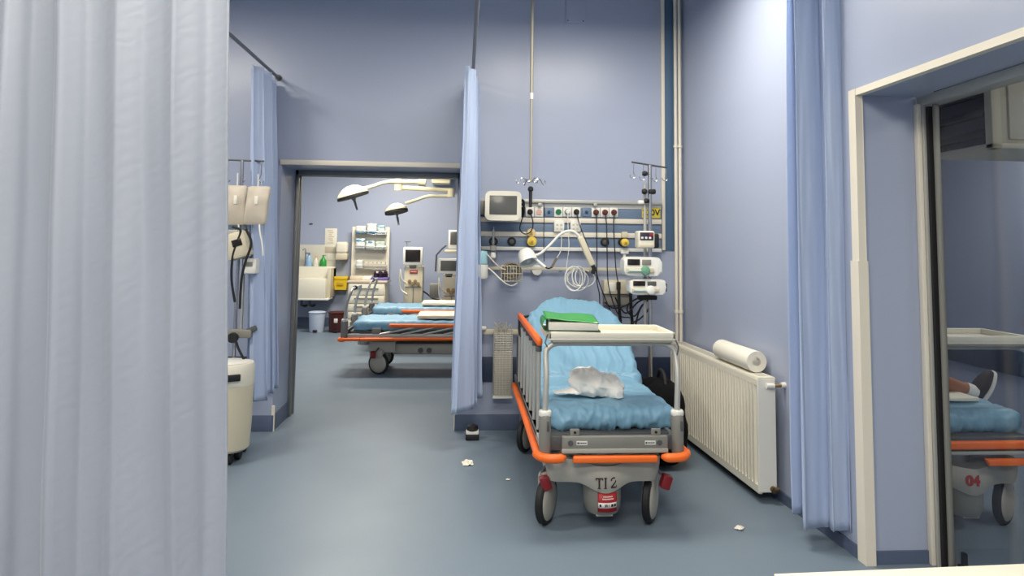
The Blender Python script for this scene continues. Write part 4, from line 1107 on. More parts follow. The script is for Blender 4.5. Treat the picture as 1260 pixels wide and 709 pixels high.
q = at(797, 366.5, DSY-.05); MB().box((q.x, DSY-.03, q.z), (.15, .06, .035), .01).build('cable_clip', BLACK, ds, True)

PD = DSY-.12
def pump_box(p0, p1, dep, t, m, nm='case', bev=.014):
    MB().bb((p0.x, PD-dep/2, p1.z), (p1.x, PD+dep/2, p0.z), bev, 3).build(nm, m, t, True)
# top pump: drop counter box
a, c = at(785.5, 284, PD-.06), at(806, 305.5, PD-.06)
t = thing('infusion_pump', 'smallest pump topmost on the drip stand, with dark key panel', 'infusion pump', ((a.x+c.x)/2, PD, c.z), 0, 'pumps on the drip stand')
pump_box(a, c, .12, t, CREAM)
MB().bb((c.x-.004, PD-.04, c.z+.0), (c.x+.04, PD+.06, a.z-.02), .012).build('side_clamp', BLACK, t, True)
MB().bb((a.x+.012, PD-.066, (a.z+c.z)/2-.005), (c.x-.012, PD-.058, a.z-.012), .003).build('key_panel', mat('key_panel_navy', (44, 44, 62), rough=.35), t, True)
b = MB()
for k in range(3): b.box((a.x+.028+k*.03, PD-.068, (a.z+c.z)/2+.012), (.018, .005, .016), .002)
b.build('key', WHITE, t, True)
MB().box((c.x-.03, PD-.068, a.z-.03), (.03, .005, .022), .002).build('red_display', mat('display_red', (150, 40, 48), rough=.3), t, True)
MB().bb((a.x+.01, PD-.064, c.z+.008), (c.x-.01, PD-.059, c.z+.03), .002).build('drip_slot', BEIGE, t, True)
def syringe_pump(u0, v0, u1, v1, label, dark, knobm):
    a, c = at(u0, v0, PD-.07), at(u1, v1, PD-.07)
    t = thing('infusion_pump', label, 'infusion pump', ((a.x+c.x)/2, PD, c.z), 0, 'pumps on the drip stand')
    w, h = c.x-a.x, a.z-c.z; cx_, cz_ = (a.x+c.x)/2, (a.z+c.z)/2
    out = []
    for k in range(40):
        g = 2*PI*k/40; out.append((w/2*math.copysign(abs(math.cos(g))**.35, math.cos(g)), h/2*math.copysign(abs(math.sin(g))**.35, math.sin(g))))
    b = MB(); b.prism(out, .14, front((cx_, PD+.07, cz_)), .012); b.build('case', WHITE, t, True)
    MB().bb((a.x+.025, PD-.078, cz_+h*.06), (a.x+w*.42, PD-.066, a.z-h*.12), .004).build('display', SCRB, t, True)
    MB().bb((a.x+w*.48, PD-.078, cz_+h*.08), (a.x+w*.72, PD-.066, a.z-h*.14), .004).build('key_block', dark, t, True)
    MB().bb((a.x+.015, PD-.085, c.z+h*.16), (c.x-w*.2, PD-.068, cz_-h*.06), .008, 3).build('syringe_holder', BEIGE, t, True)
    MB().cyl((a.x+.03, PD-.092, c.z+h*.28), (a.x+w*.6, PD-.092, c.z+h*.28), .010, 14).build('syringe', mat('pale_syringe', (190, 208, 200), rough=.3), t, True)
    MB().lathe([(.034, .0), (.036, .012), (.03, .024), (.014, .03), (0, .03)], (a.x+w*.55, PD-.082, c.z+h*.30), axis='-Y', seg=22).build('drive_knob', knobm, t, True)
    MB().bb((c.x-.022, PD-.06, c.z+.02), (c.x+.012, PD+.04, a.z-.03), .01).build('end_bumper', DGREY if dark is DGREY else WHITE, t, True)
    MB().bb((cx_-.01, PD+.065, cz_-.03), (cx_+.06, DSY-.0145, cz_+.03), .006).build('pole_clamp', DGREY, t, True)
    return t
syringe_pump(768, 316, 814, 340, 'middle syringe pump on the drip stand, with green knob', GREYP, mat('knob_green', (110, 158, 132), rough=.4))
syringe_pump(775, 343.5, 820, 363, 'lowest syringe pump on the drip stand, with white knob', DGREY, WHITE)

# small things on the floor
q = at(581, 541, 5.36)
dst = thing('door_stop', 'small black and white door stop on the floor under the middle curtain', 'door stop', (.083, 5.385, 0))
MB().box((0, 0, .024), (.105, .08, .048), .01).build('base', BLACK, dst)
MB().box((0, -.0, .058), (.098, .074, .028), .008).build('white_band', WHITE, dst)
MB().lathe([(.04, .07), (.046, .08), (.04, .105), (.02, .115), (0, .116)], (0, 0, 0), seg=22).build('rubber_top', BLACK, dst)
def scrap(c, s, seed, label):
    crumpled('paper_scrap', label, 'paper scrap', c, s, s*.8, lambda a, b_: .22*s*max(0, 1-a*a-b_*b_)+.35*s*max(0, noise.noise(Vector((a*2+seed, b_*2, seed)))), seed, PAPER, n=(14, 12), th=.002, rotz=seed)['group'] = 'paper scraps on the floor'
scrap((.045, 4.80, .001), .048, 1.7, 'crumpled white paper scrap on the floor left of the trolley, the largest scrap')
scrap((.30, 4.47, .001), .013, 2.9, 'tiny white paper speck on the floor close to the trolley front left wheel')
scrap((1.49, 3.68, .001), .026, 4.1, 'white paper scrap on the floor right of the trolley, below the radiator')

# white table edge at the lower right
tb = thing('work_table', 'cream table top whose far edge shows at the lower right corner', 'table', (1.3, 1.15, 0))
Mt = Matrix.Rotation(R(2.2), 4, 'Z')
b = MB(); b.box((0.0, .078, .772), (1.2, .62, .03), .003, Mt @ Matrix.Translation((0, 0, 0))); b.xf(Matrix.Identity(4))
b.build('table_top', TRIM, tb)
for sx in (-.5, .52):
    for sy in (-.18, .32):
        v = Mt @ Vector((sx, sy, 0)); MB().box((v.x, v.y, .375), (.045, .045, .75), .006).build('leg', ALU, tb)
#PART3
# ------------------------------------------------------------------ far room beyond the doorway
YW = WF
def A(u, v, Y=12.4): return at(u, v, Y)
def boxpx(u0, v0, u1, v1, y0, y1, bev=.006, yref=None):
    """solid between depths y0 (front) and y1"""
    a, c = at(u0, v0, yref or y0), at(u1, v1, yref or y0)
    return MB().bb((a.x, y0, c.z), (c.x, y1, a.z), bev)
# tiled splashback
a, c = A(364, 301, YW), A(412.5, 341, YW)
b = MB().bb((a.x, YW-.014, c.z), (c.x, YW, a.z), .002)
sb = tag(b.build('splashback', TILE, None), 'cream tiled splashback above the sink in the far room', 'splashback')
# notice sheets
n_ = thing('paper_notice', 'tall pale notice sheet on the far wall beside the towel dispenser', 'notice', (A(407, 300, YW).x, YW, A(407, 324, YW).z))
boxpx(400, 281, 414.2, 303, YW-.012, YW-.004, .001).build('upper_sheet', PAPER, n_, True)
boxpx(400, 303.5, 413.5, 311, YW-.022, YW-.014, .001).build('middle_sheet', mat('notice_buff', (196, 186, 166), rough=.7), n_, True)
boxpx(403, 312, 414, 320, YW-.022, YW-.014, .001).build('lower_sheet', PAPER, n_, True)
b = MB()
for k in range(7):
    p = A(406.5+(k % 2), 284+k*2.5, YW-.013); b.box((p.x, YW-.0125, p.z), (.10-.02*(k % 3), .002, .012))
b.build('print_lines', mat('print_beige', (190, 176, 140), rough=.7), n_, True)
# towel dispenser
a, c = A(414, 297.5), A(428.5, 312)
td = thing('towel_dispenser', 'cream towel dispenser on the far wall left of the supply board', 'dispenser', ((a.x+c.x)/2, YW, A(414, 320).z))
MB().bb((a.x, YW-.20, c.z), (c.x, YW, a.z), .05, 4).build('cover', CREAM, td, True)
boxpx(413.8, 311, 428.2, 320, YW-.19, YW, .03, 12.4).build('lower_shell', BEIGE, td, True)
p = A(421.5, 323); MB().box((p.x, YW-.08, p.z), (.05, .05, .06), .012).build('nozzle', GREYP, td, True)
# small dark wall mark -> cable clip
p = A(383, 275.5, YW); tag(MB().box((p.x, YW-.012, p.z), (.06, .02, .022), .006).build('cable_clip', DGREY, None), 'tiny dark clip high on the far wall left of the notice', 'clip')
# sink
p0 = A(368, 328, 12.0); p1 = A(406, 370, 12.0)
sk_ = thing('wash_trough', 'cream wall-hung wash trough in the far room, left of the doorway view', 'sink', ((p0.x+p1.x)/2-.1, 12.2, p1.z))
xl = p0.x-.55; xr_ = p1.x
zt = at(390, 328.5, 12.1).z; zm = at(390, 343, 11.9).z; zb_ = at(390, 369.5, 11.9).z
MB().bb((xl, 12.25, zm-.1), (xr_, YW-.015, zt), .012).build('back_box', CREAM, sk_, True)
b = MB(); b.bb((xl, 11.88, zb_+.03), (xr_-.06, 12.26, zm), .02)
b.build('trough_front', CREAM, sk_, True)
MB().bb((xl, 11.86, zb_), (xr_, 12.26, zb_+.03), .01).build('bottom_rim', WHITE, sk_, True)
MB().bb((xr_-.06, 12.0, zb_+.03), (xr_, YW-.015, zt-.02), .008).build('side_panel', BEIGE, sk_, True)
for u in (371, 381): 
    p = at(u, 374, 12.2); MB().tube([(p.x, 12.2, zb_+.01), (p.x, 12.2, p.z-.02), (p.x+.02, 12.35, p.z-.05), (p.x+.02, YW-.014, p.z-.05)], .022, 8).build('drain_pipe', DGREY, sk_, True)
p = at(375, 316, 12.3); MB().tube([(p.x, 12.36, zt-.005), (p.x, 12.36, p.z+.08), (p.x, 12.30, p.z+.14), (p.x, 12.16, p.z+.12)], .012, 8, smooth=4).build('tap', STEEL, sk_, True)
def bottle(u, v0, v1, w, m, capm, label, y=12.36, spray=False):
    p, q = at(u, v0, y), at(u, v1, y); h = q.z-zt; z0 = zt+.001; h = p.z-zt
    t = thing('bottle', label, 'bottle', (p.x, y, z0), 0, 'bottles on the wash trough')
    MB().lathe([(0, 0), (w, .0), (w*1.05, .01), (w, h*.5), (w*.45, h*.74), (w*.36, h*.80), (0, h*.80)], seg=16).build('body', m, t)
    if spray: MB().cyl((0, 0, h*.80), (0, 0, h*.9), w*.3, 10).box((-w*.3, 0, h*.95), (w*1.3, w*.6, h*.1), .006).build('spray_head', capm, t)
    else: MB().cyl((0, 0, h*.8), (0, 0, h), w*.28, 10).box((w*.35, 0, h*.98), (w*1.0, w*.4, h*.06), .004).build('pump_cap', capm, t)
bottle(380.5, 311, 327, .055, mat('pale_blue_bottle', (150, 186, 216), rough=.25), mat('cap_blue', (84, 130, 180), rough=.4), 'pale blue spray bottle, left of the bottles on the wash trough', spray=True)
bottle(389, 315, 327, .045, CREAM, mat('cap_tan', (222, 190, 130), rough=.4), 'cream pump bottle, middle of the bottles on the wash trough')
bottle(398, 314, 327, .058, GREEN, GREEN, 'bright green bottle, right of the bottles on the wash trough')
# yellow sharps box
a, c = A(412, 340), A(428, 356.5)
yb = thing('sharps_box', 'yellow sharps box hung on the far wall below the towel dispenser', 'sharps box', ((a.x+c.x)/2, YW-.1, c.z))
yy0, yy1 = YW-.20, YW-.01
b = MB(); w0 = (a.x+c.x)/2; hw0 = (c.x-a.x)/2
b.hexa([(w0-hw0*.85, yy0+.02, c.z), (w0+hw0*.85, yy0+.02, c.z), (w0+hw0*.85, yy1, c.z), (w0-hw0*.85, yy1, c.z), (w0-hw0, yy0, a.z-.05), (w0+hw0, yy0, a.z-.05), (w0+hw0, yy1, a.z-.05), (w0-hw0, yy1, a.z-.05)])
YBX = mat('sharps_yellow', (232, 196, 40), rough=.4)
b.build('body', YBX, yb, True)
MB().bb((w0-hw0*1.05, yy0-.01, a.z-.055), (w0+hw0*1.05, yy1, a.z), .012).build('lid', YBX, yb, True)
MB().bb((w0-hw0*.5, yy0-.004, c.z+.08), (w0+hw0*.4, yy0+.012, a.z-.1), .002).build('front_label', mat('label_yellow_dark', (196, 160, 40), rough=.5), yb, True)
# bins
def pedal_bin(u, label, m, r, h, sq=False):
    p = at(u, 410, 11.75); t = thing('pedal_bin', label, 'bin', (p.x, 11.75, 0), 0, None)
    MB().lathe([(0, .0), (r*.86, .0), (r*.9, .02), (r, h*.9), (r*.96, h*.92), (0, h*.92)], seg=28).build('body', m, t)
    MB().lathe([(0, h*.92), (r*1.06, h*.92), (r*1.08, h*.95), (r*.9, h*.985), (0, h)], seg=28).build('lid', m, t)
    MB().box((0, -r*.95, .03), (.07, .06, .03), .008).build('pedal', BLACK, t)
    return t
pedal_bin(389.5, 'pale blue pedal bin on the far room floor under the wash trough', BINW, .135, .345)
t = pedal_bin(414.5, 'dark brown bin with a small white sticker beside the pale blue bin', BROWN, .145, .345)
MB().box((0, -.138, .20), (.06, .012, .07), .004).build('sticker', WHITE, t)

# storage cabinet with supply board
CY0 = 11.7
a, c = at(428.5, 345.5, CY0), at(473, 389, CY0)
z1 = a.z; x0, x1 = a.x, c.x
sc_ = thing('drawer_cabinet', 'cream drawer cabinet standing under the supply board in the far room', 'cabinet', ((x0+x1)/2, (CY0+12.3)/2, 0))
MB().bb((x0, CY0, .08), (x1, 12.3, z1-.03), .008).build('body', BEIGE, sc_, True)
MB().bb((x0-.02, CY0-.02, z1-.035), (x1+.03, 12.3, z1), .008).build('top', mat('cabinet_top_rose', (206, 188, 170), rough=.5), sc_, True)
for k, (f0, f1) in enumerate(((.0, .27), (.27, .46), (.47, .64), (.65, .82), (.83, .99))):
    za, zc = z1-.05-(z1-.14)*f0, z1-.05-(z1-.14)*f1
    d_ = MB().bb((x0+.015, CY0-.016, zc+.008), (x1-.015, CY0, za-.004), .006).build('drawer', CREAM, sc_, True)
    MB().bb(((x0+x1)/2-.2, CY0-.034, (za+zc)/2+.01), ((x0+x1)/2+.2, CY0-.015, (za+zc)/2+.028), .004).build('handle', GREYP, d_, True)
for sx in (x0+.05, x1-.05):
    for sy in (CY0+.05, 12.25): MB().cyl((sx, sy, 0), (sx, sy, .085), .03, 10).build('foot', DGREY, sc_, True)
BY = 12.36
a, c = at(433.5, 279, BY), at(478, 346, BY)
sbz = at(455, 346, BY).z
sbd = thing('supply_board', 'tall cream peg board hung with gloves and packs above the drawer cabinet', 'supply board', ((a.x+c.x)/2, BY, .02))
MB().bb((a.x, BY, .02), (c.x, BY+.03, a.z), .008).build('board', CREAM, sbd, True)
for u in (434.5, 476.5):
    q = at(u, 300, BY); MB().bb((q.x-.02, BY-.02, .02), (q.x+.02, BY+.001, a.z), .004).build('upright', TRIM, sbd, True)
for v in (288, 306.5, 331):
    p, q = at(437, v, BY-.15), at(475, v, BY-.15)
    MB().tube([(p.x, BY-.005, p.z+.05), (p.x, BY-.17, p.z+.05), (q.x, BY-.17, p.z+.05), (q.x, BY-.005, p.z+.05)], .008, 8).bb((p.x, BY-.16, p.z-.008), (q.x, BY, p.z+.004), .002).build('shelf_bracket', STEEL, sbd, True)
rnd = random.Random(9)
def pack(u0, v0, u1, v1, label, m, lid=None, y=BY-.075):
    p, q = at(u0, v0, y), at(u1, v1, y)
    w_, h_ = q.x-p.x, p.z-q.z; sd = rnd.random()*10
    def post(pt, n): return pt+n*(.012*noise.noise(Vector((pt.x*18+sd, pt.y*18, pt.z*18)))+.004*noise.noise(Vector((pt.x*60, sd, pt.z*60))))
    mb = rbox(MB(), 10, 6, 10, w_/2, .065, h_/2, .025, post)
    t = thing('glove_pack', label, 'glove pack', ((p.x+q.x)/2, y, q.z), R(rnd.uniform(-5, 5)), 'packs on the supply board')
    mb.xf(Matrix.Translation((0, 0, h_/2))); mb.build('pack', m, t)
    if lid:
        mb = rbox(MB(), 10, 6, 4, w_/2*1.02, .069, h_*.13, .02, post); mb.xf(Matrix.Translation((0, 0, h_*(lid[1])))); mb.build('band', lid[0], t)
PKW = mat('pack_white', (222, 226, 222), rough=.5, var=.06)
BL = BLUEPK
pack(438.5, 278, 450.5, 288, 'white and blue pack at the left of the top shelf of the supply board', PKW, (BL, .15))
pack(452, 275, 463.5, 288, 'tallest white and blue pack, middle of the top shelf of the supply board', PKW, (BL, .16))
pack(465, 277.5, 474, 288, 'pale pack at the right of the top shelf of the supply board', mat('pack_pale_teal', (196, 214, 212), rough=.4, var=.1), (TEAL, .85))
pack(438.5, 293.5, 449.5, 306.5, 'blue-topped pack at the left of the second shelf of the supply board', PKW, (BL, .80))
pack(450.5, 296.5, 461.5, 306.5, 'white and blue pack in the middle of the second shelf of the supply board', PKW, (BL, .82))
pack(462.5, 297, 474, 306.5, 'grey-green pack at the right of the second shelf of the supply board', mat('pack_sage', (186, 200, 188), rough=.5, var=.12))
pack(438.5, 320, 447, 331, 'small white box at the left of the lowest shelf of the supply board', PKW)
p, q = at(448, 322, BY-.1), at(474, 331, BY-.1)
b = MB(); b.bb((p.x, BY-.15, q.z), (q.x, BY-.03, q.z+.006))
for k in range(6):
    x = p.x+(q.x-p.x)*k/5; b.bb((x-.003, BY-.15, q.z), (x+.003, BY-.03, p.z))
b.bb((p.x, BY-.153, q.z), (q.x, BY-.149, p.z-.03)); 
tag(b.build('divider_tray', TRANSP, None), 'clear divided tray on the lowest shelf of the supply board', 'tray')
# on the cabinet top
p = at(466.5, 341, 12.0)
pt_ = thing('purple_tray', 'purple tray at the right end of the drawer cabinet top', 'tray', (p.x+.02, 12.0, z1))
MB().bb((-.14, -.2, 0.001), (.15, .18, .05), .012).build('tray', PURPLE, pt_)
rnd = random.Random(3)
for k in range(9):
    x, y = p.x+.02+rnd.uniform(-.10, .11), 12.0+rnd.uniform(-.14, .1)
    t = thing('vial', 'small dark vial bunched with others on the purple tray', 'vial', (x, y, z1+.05), 0, 'dark vials on the purple tray')
    MB().lathe([(0, 0), (.026, 0), (.026, .06), (.012, .075), (0, .075)], seg=12).build('glass', mat('dark_vial', (40, 20, 40), rough=.25), t)
    MB().lathe([(.014, .072), (.018, .076), (.018, .10), (0, .102)], seg=12).build('cap', WHITE if k % 4 == 0 else mat('vial_cap_plum', (60, 30, 60), rough=.4), t)
for (u, w_, lab) in ((440, .22, 'low cream box at the left end of the drawer cabinet top'), (453, .15, 'small white box in the middle of the drawer cabinet top')):
    p = at(u, 343, 12.0); b = MB().bb((p.x-w_/2, 11.85, z1+.001), (p.x+w_/2, 12.05, z1+.07), .01); tag(b.build('supply_box', BEIGE if w_ > .2 else WHITE, None), lab, 'box')

# folded sheets on the far trolleys
for nm, y0, y1, u0, u1, lab in (('folded_sheet', 7.98, 8.52, 513, 553, 'folded white sheet on the nearer flat trolley in the far room'), ('folded_sheet', 9.66, 10.16, 518, 553, 'folded white sheet on the farther flat trolley in the far room')):
    xa = at(u0, 392, y0).x; xb = at(u1, 392, y0).x+.15; k0 = .630
    def fs(p, n): return p+n*.006*noise.noise(Vector((p.x*9, p.y*9, p.z*20)))
    mb = rbox(MB(), 24, 16, 4, (xb-xa)/2, (y1-y0)/2, .022, .015, fs); mb.xf(Matrix.Translation(((xa+xb)/2, (y0+y1)/2, k0+.022)))
    tag(mb.build(nm, mat('cream_cotton', (240, 234, 212), rough=.8), None), lab, 'sheet', 'folded sheets on the far trolleys')

# ventilators
def ventilator(u0, u1, v0, vb, mu0, mv0, mu1, mv1, y, label, red, scr):
    a, c = at(u0, v0, y), at(u1, vb, y)
    t = thing('ventilator', label, 'ventilator', ((a.x+c.x)/2, y+.15, 0), 0, None)
    zb2 = max(.25, c.z)
    MB().bb((a.x, y, .3), (c.x, y+.38, a.z), .02).build('column', BEIGE, t, True)
    MB().bb((a.x-.06, y-.05, .10), (c.x+.06, y+.42, .17), .02).build('base', BEIGE, t, True)
    MB().bb((a.x+.06, y+.05, .15), (c.x-.06, y+.3, .32), .01).build('pillar', GREYP, t, True)
    for sx in (a.x-.03, c.x+.03):
        for sy in (y, y+.36): MB().lathe([(0, -.014), (.045, -.014), (.05, 0), (.045, .014), (0, .014)], (sx, sy, .05), axis='X', seg=14).cyl((sx, sy, .05), (sx, sy, .11), .01, 8).build('castor', BLACK, t, True)
    m0, m1 = at(mu0, mv0, y-.04), at(mu1, mv1, y-.04)
    mo_ = MB().bb((m0.x, y-.04, m1.z), (m1.x, y+.05, m0.z), .02).build('monitor', WHITE, t, True)
    dx, dz = (m1.x-m0.x)*.12, (m0.z-m1.z)*.14
    MB().bb((m0.x+dx, y-.046, m1.z+dz*1.4), (m1.x-dx, y-.038, m0.z-dz), .003).build('screen', scr, mo_, True)
    MB().bb(((m0.x+m1.x)/2-.06, y, m1.z-.06), ((m0.x+m1.x)/2+.06, y+.06, m1.z+.01), .01).build('neck', GREYP, t, True)
    w_ = c.x-a.x
    b = MB()
    for k in range(4): b.lathe([(0, 0), (.026, 0), (.03, .012), (.03, .03), (0, .034)], (a.x+w_*(.3+.15*k), y-.0, a.z-.24-.04*(k % 2)), axis='-Y', seg=14)
    b.build('dial_group', mat('dial_bronze', (150, 128, 90), rough=.4), t, True)
    MB().bb((a.x+.02, y-.012, a.z-.34), (c.x-.02, y+.0, a.z-.325), .002).build('panel_seam', GREYP, t, True)
    MB().bb(((a.x+c.x)/2-.006, y-.012, .45), ((a.x+c.x)/2+.006, y, a.z-.34), .002).build('door_seam', GREYP, t, True)
    b = MB(); b.tube([(a.x+.05, y-.03, a.z-.28), (a.x-.03, y-.06, a.z-.2), (a.x-.06, y-.05, a.z-.05), (a.x-.05, y-.02, a.z-.35), (a.x+.06, y-.05, a.z-.45)], .012, 8, smooth=5); b.build('breathing_hose', CREAM, t, True)
    if red:
        p = at(509, 334.5, y); s_ = MB().box((p.x, y-.004, p.z), (.13, .012, .055), .003).build('red_badge', LRED, t, True)
        b = MB()
        for k in range(5): b.box((p.x-.04+k*.02, y-.0115, p.z), (.012, .003, .016))
        b.build('badge_print', PAPER, s_, True)
    p = (m0.x+.04, y, m0.z)
    return t, m0, m1
t, m0, m1 = ventilator(497.5, 519.5, 328, 376, 496, 304, 520, 327, 11.4, 'cream ventilator with dark screen and red badge, left of the two machines', True, SCRB)
MB().cyl((m0.x+.06, 11.4, m0.z-.01), (m0.x+.06, 11.4, m0.z+.09), .006, 8).box((m0.x+.07, 11.4, m0.z+.09), (.10, .04, .02), .005).build('top_lamp', GREYP, t, True)
t, m0, m1 = ventilator(545.5, 566, 338, 376, 539, 318, 566, 337.5, 10.9, 'cream ventilator with grey screen, half hidden behind the middle curtain', False, SCREEN)
p = at(536, 358, 10.8); MB().bb((p.x-.10, 10.9, p.z-.12), (p.x+.06, 11.1, p.z+.10), .015).build('side_humidifier', GREYP, t, True)
MB().tube([at(536, 334, 10.86), at(537, 314, 10.86), at(544, 306, 10.86), at(549, 302, 10.86)], .014, 8).build('hose_arm', DGREY, t, True)
a, c = at(552, 283, 11.2), at(566, 306, 11.2)
um = thing('wall_monitor', 'upper pale monitor on a wall arm, half hidden behind the middle curtain', 'monitor', ((a.x+c.x)/2, 11.2, c.z))
MB().bb((a.x, 11.2, c.z), (c.x, 11.28, a.z), .015).build('bezel', WHITE, um, True)
MB().bb((a.x+.03, 11.194, c.z+.06), (c.x-.03, 11.202, a.z-.03), .003).build('screen', SCREEN, um, True)
p = at(552, 309, 11.3); MB().bb((a.x-.06, 11.15, p.z-.03), (c.x+.1, 11.5, p.z+.02), .015).build('shelf', BEIGE, um, True)
MB().bb((c.x-.02, 11.25, p.z-.02), (c.x+.04, WF, p.z+.03), .01).build('wall_arm', GREYP, um, True)
tag(MB().tube([at(520, 358, 11.6), at(526, 362, 11.6), at(532, 367, 11.5), at(540, 369, 11.3)], .012, 8, smooth=5).build('power_cable', BLACK, None), 'dark cord sagging between the two ventilators', 'cord')

# surgical lights
def surgical_light(label, pivot, arm, head, axis, r, Y, post_top, flip=None):
    t = thing('surgical_light', label, 'surgical light', (head.x, Y, head.z), 0, 'surgical lights of the far room')
    MB().cyl(pivot, (pivot.x, Y, 3.2), .045, 16).build('ceiling_post', LAMPC, t, True)
    for nm, pts, rad in arm: MB().tube(pts, rad, 12, smooth=5 if len(pts) > 2 else 0).build(nm, LAMPC, t, True)
    ax = Vector(axis).normalized(); Mh = Matrix.Translation(head) @ ax.to_track_quat('Z', 'Y').to_matrix().to_4x4()
    h_ = MB().lathe([(0, -r*.62), (r*.25, -r*.60), (r*.55, -r*.48), (r*.82, -r*.26), (r*.98, -.02), (r, .0), (r*.97, .02), (r*.9, .015), (0, .015)], M=Mh, seg=36).build('lamp_head', LAMPC, t, True)
    MB().lathe([(r*.9, .004), (r*1.015, .004), (r*1.015, .035), (r*.9, .035)], M=Mh, seg=36).build('rim', BLACK, h_, True)
    MB().lathe([(0, .014), (r*.88, .014), (r*.88, .02), (0, .03)], M=Mh, seg=32).build('lens', mat('lamp_lens', (150, 150, 146), rough=.15), h_, True)
    MB().lathe([(.0, .02), (r*.2, .03), (r*.13, .06), (r*.08, .08), (.016, .10), (.012, .20), (.0, .205)], M=Mh, seg=16).build('handle', GREYP, h_, True)
    return t
Y1 = 9.0
P1 = lambda u, v: at(u, v, Y1)
pv = P1(519.5, 225)
surgical_light('larger surgical lamp head at the left, tilted, on the upper arm', pv,
    [('pivot_joint', [P1(515.5, 224), P1(524, 225)], .055), ('long_arm', [P1(519, 224), P1(495, 224), P1(481, 223.5)], .03), ('spring_arm', [P1(481, 223.5), P1(470, 225.5), P1(458, 229.5), P1(446, 232.5)], .024)],
    P1(434, 240), (.30, .05, -.95), .205, Y1, 3.2)
Y2 = 9.3
P2 = lambda u, v: at(u, v, Y2)
surgical_light('smaller surgical lamp head lower down, hung on the bent arm', P2(490.5, 234),
    [('post_foot', [P2(490.5, 226), P2(490.5, 234.5)], .058), ('long_arm', [P2(490, 231), P2(555, 234.5)], .03), ('drop_joint', [P2(555, 232), P2(555, 242.5)], .05), ('spring_arm', [P2(555, 241.5), P2(540, 241.5), P2(525, 242), P2(512, 246.5), P2(499, 250.5)], .022)],
    P2(487.5, 259), (.20, -.10, -.96), .155, Y2, 3.2)
a, c = at(531, 208, 12.1), at(554, 226, 12.1)
ac = thing('wall_ac_unit', 'cream boxy unit high on the far wall at the top right of the doorway', 'wall unit', ((a.x+c.x)/2, 12.3, c.z))
MB().bb((a.x, 12.1, c.z), (c.x, WF, a.z+.05), .03).build('case', LAMPC, ac, True)
for k in range(3): MB().bb((a.x+.03, 12.09, c.z+.05+k*.06), (c.x-.03, 12.105, c.z+.075+k*.06), .004).build('louvre', BEIGE, ac, True)

# ------------------------------------------------------------------ left bay, seen past the foreground curtain
DL = 5.12
dl = at(292.5, 330, DL)
d2 = thing('drip_stand', 'drip stand in the left bay carrying two beige pouches', 'drip stand', (dl.x, DL, 0))
zt = at(296, 197, DL).z
MB().cyl((dl.x, DL, .1), (dl.x, DL, zt), .013, 14).build('pole', STEEL, d2, True)
MB().cyl((dl.x+.035, DL+.02, at(300, 415, DL).z), (dl.x+.035, DL+.02, at(300, 270, DL).z), .012, 12).build('side_pole', ALU, d2, True)
xa, xb = at(276, 196, DL).x, at(325, 197.5, DL).x
MB().cyl((xa, DL, zt), (xb, DL, zt-.005), .007, 10).build('cross_bar', DGREY, d2, True)
for u in (281, 299, 322): 
    q = at(u, 197, DL); MB().tube([(q.x, DL, zt), (q.x, DL, zt-.10), (q.x-.012, DL, zt-.14), (q.x+.004, DL, zt-.165), (q.x+.02, DL, zt-.15)], .0035, 8, smooth=4).build('hook', STEEL, d2, True)
b = MB()
for k in range(5):
    g_ = 2*PI*k/5; b.tube([(dl.x, DL, .12), (dl.x-.03+.13*math.cos(g_), DL+.13*math.sin(g_), .07)], .013, 10)
b.lathe([(.03, .09), (.03, .15), (.016, .16)], (dl.x, DL, 0), seg=14); b.build('base', ALU, d2, True)
for k in range(5):
    g_ = 2*PI*k/5
    MB().lathe([(0, -.012), (.03, -.012), (.034, 0), (.03, .012), (0, .012)], (dl.x-.03+.13*math.cos(g_), DL+.13*math.sin(g_), .034), axis='X', seg=12).cyl((dl.x-.03+.13*math.cos(g_), DL+.13*math.sin(g_), .034), (dl.x-.03+.13*math.cos(g_), DL+.13*math.sin(g_), .08), .008, 8).build('castor', BLACK, d2, True)
q = at(297, 410, DL); MB().box((q.x, DL-.02, q.z), (.17, .07, .06), .012).build('clamp_bracket', GREYP, d2, True)
q = at(291, 414, DL); MB().lathe([(0, -.03), (.034, -.03), (.038, 0), (.03, .03), (0, .03)], (q.x, DL-.07, q.z), axis='Y', seg=16).build('clamp_knob', BLACK, d2, True)
q = at(303, 410, DL); MB().box((q.x+.03, DL-.02, q.z+.02), (.10, .05, .04), .01, Matrix.Rotation(R(-25), 4, 'Y')).build('tilted_lever', DGREY, d2, True)
def pouch(u0, v0, u1, v1, label, y, tilt):
    p, q = at(u0, v0, y), at(u1, v1, y); w_, h_ = q.x-p.x, p.z-q.z
    t = thing('fluid_pouch', label, 'pouch', ((p.x+q.x)/2, y, q.z), 0, 'beige pouches on the left drip stand')
    def post(pt, n):
        k = 1-min(1, abs(pt.z/(h_/2)))**3
        return Vector((pt.x+tilt*pt.z, pt.y*(.3+.7*k)+.008*noise.noise(pt*14), pt.z))
    mb = rbox(MB(), 16, 6, 20, w_/2, .028, h_/2, .02, post); mb.xf(Matrix.Translation((0, 0, h_/2))); mb.build('bag', POUCH, t)
    MB().bb((-.012, -.036, h_*.52), (.014, -.026, h_*.74), .004).build('level_tag', PAPER, t)
    MB().tube([(0, 0, h_-.01), (0, 0, h_+.05), (.0, -.005, h_+.09)], .005, 8).build('hanger_loop', WHITE, t)
    MB().tube([(.02, 0, .01), (.03, -.01, -.05), (.05, -.01, -.14), (.055, 0, -.22)], .006, 8, smooth=4).build('outlet_tube', WHITE, t)
pouch(279, 228, 303, 277, 'left beige fluid pouch on the left bay drip stand', DL-.03, 0)
pouch(303.5, 229, 329.5, 277, 'right beige fluid pouch beside the gathered left curtain, slightly tilted', DL-.09, .09)
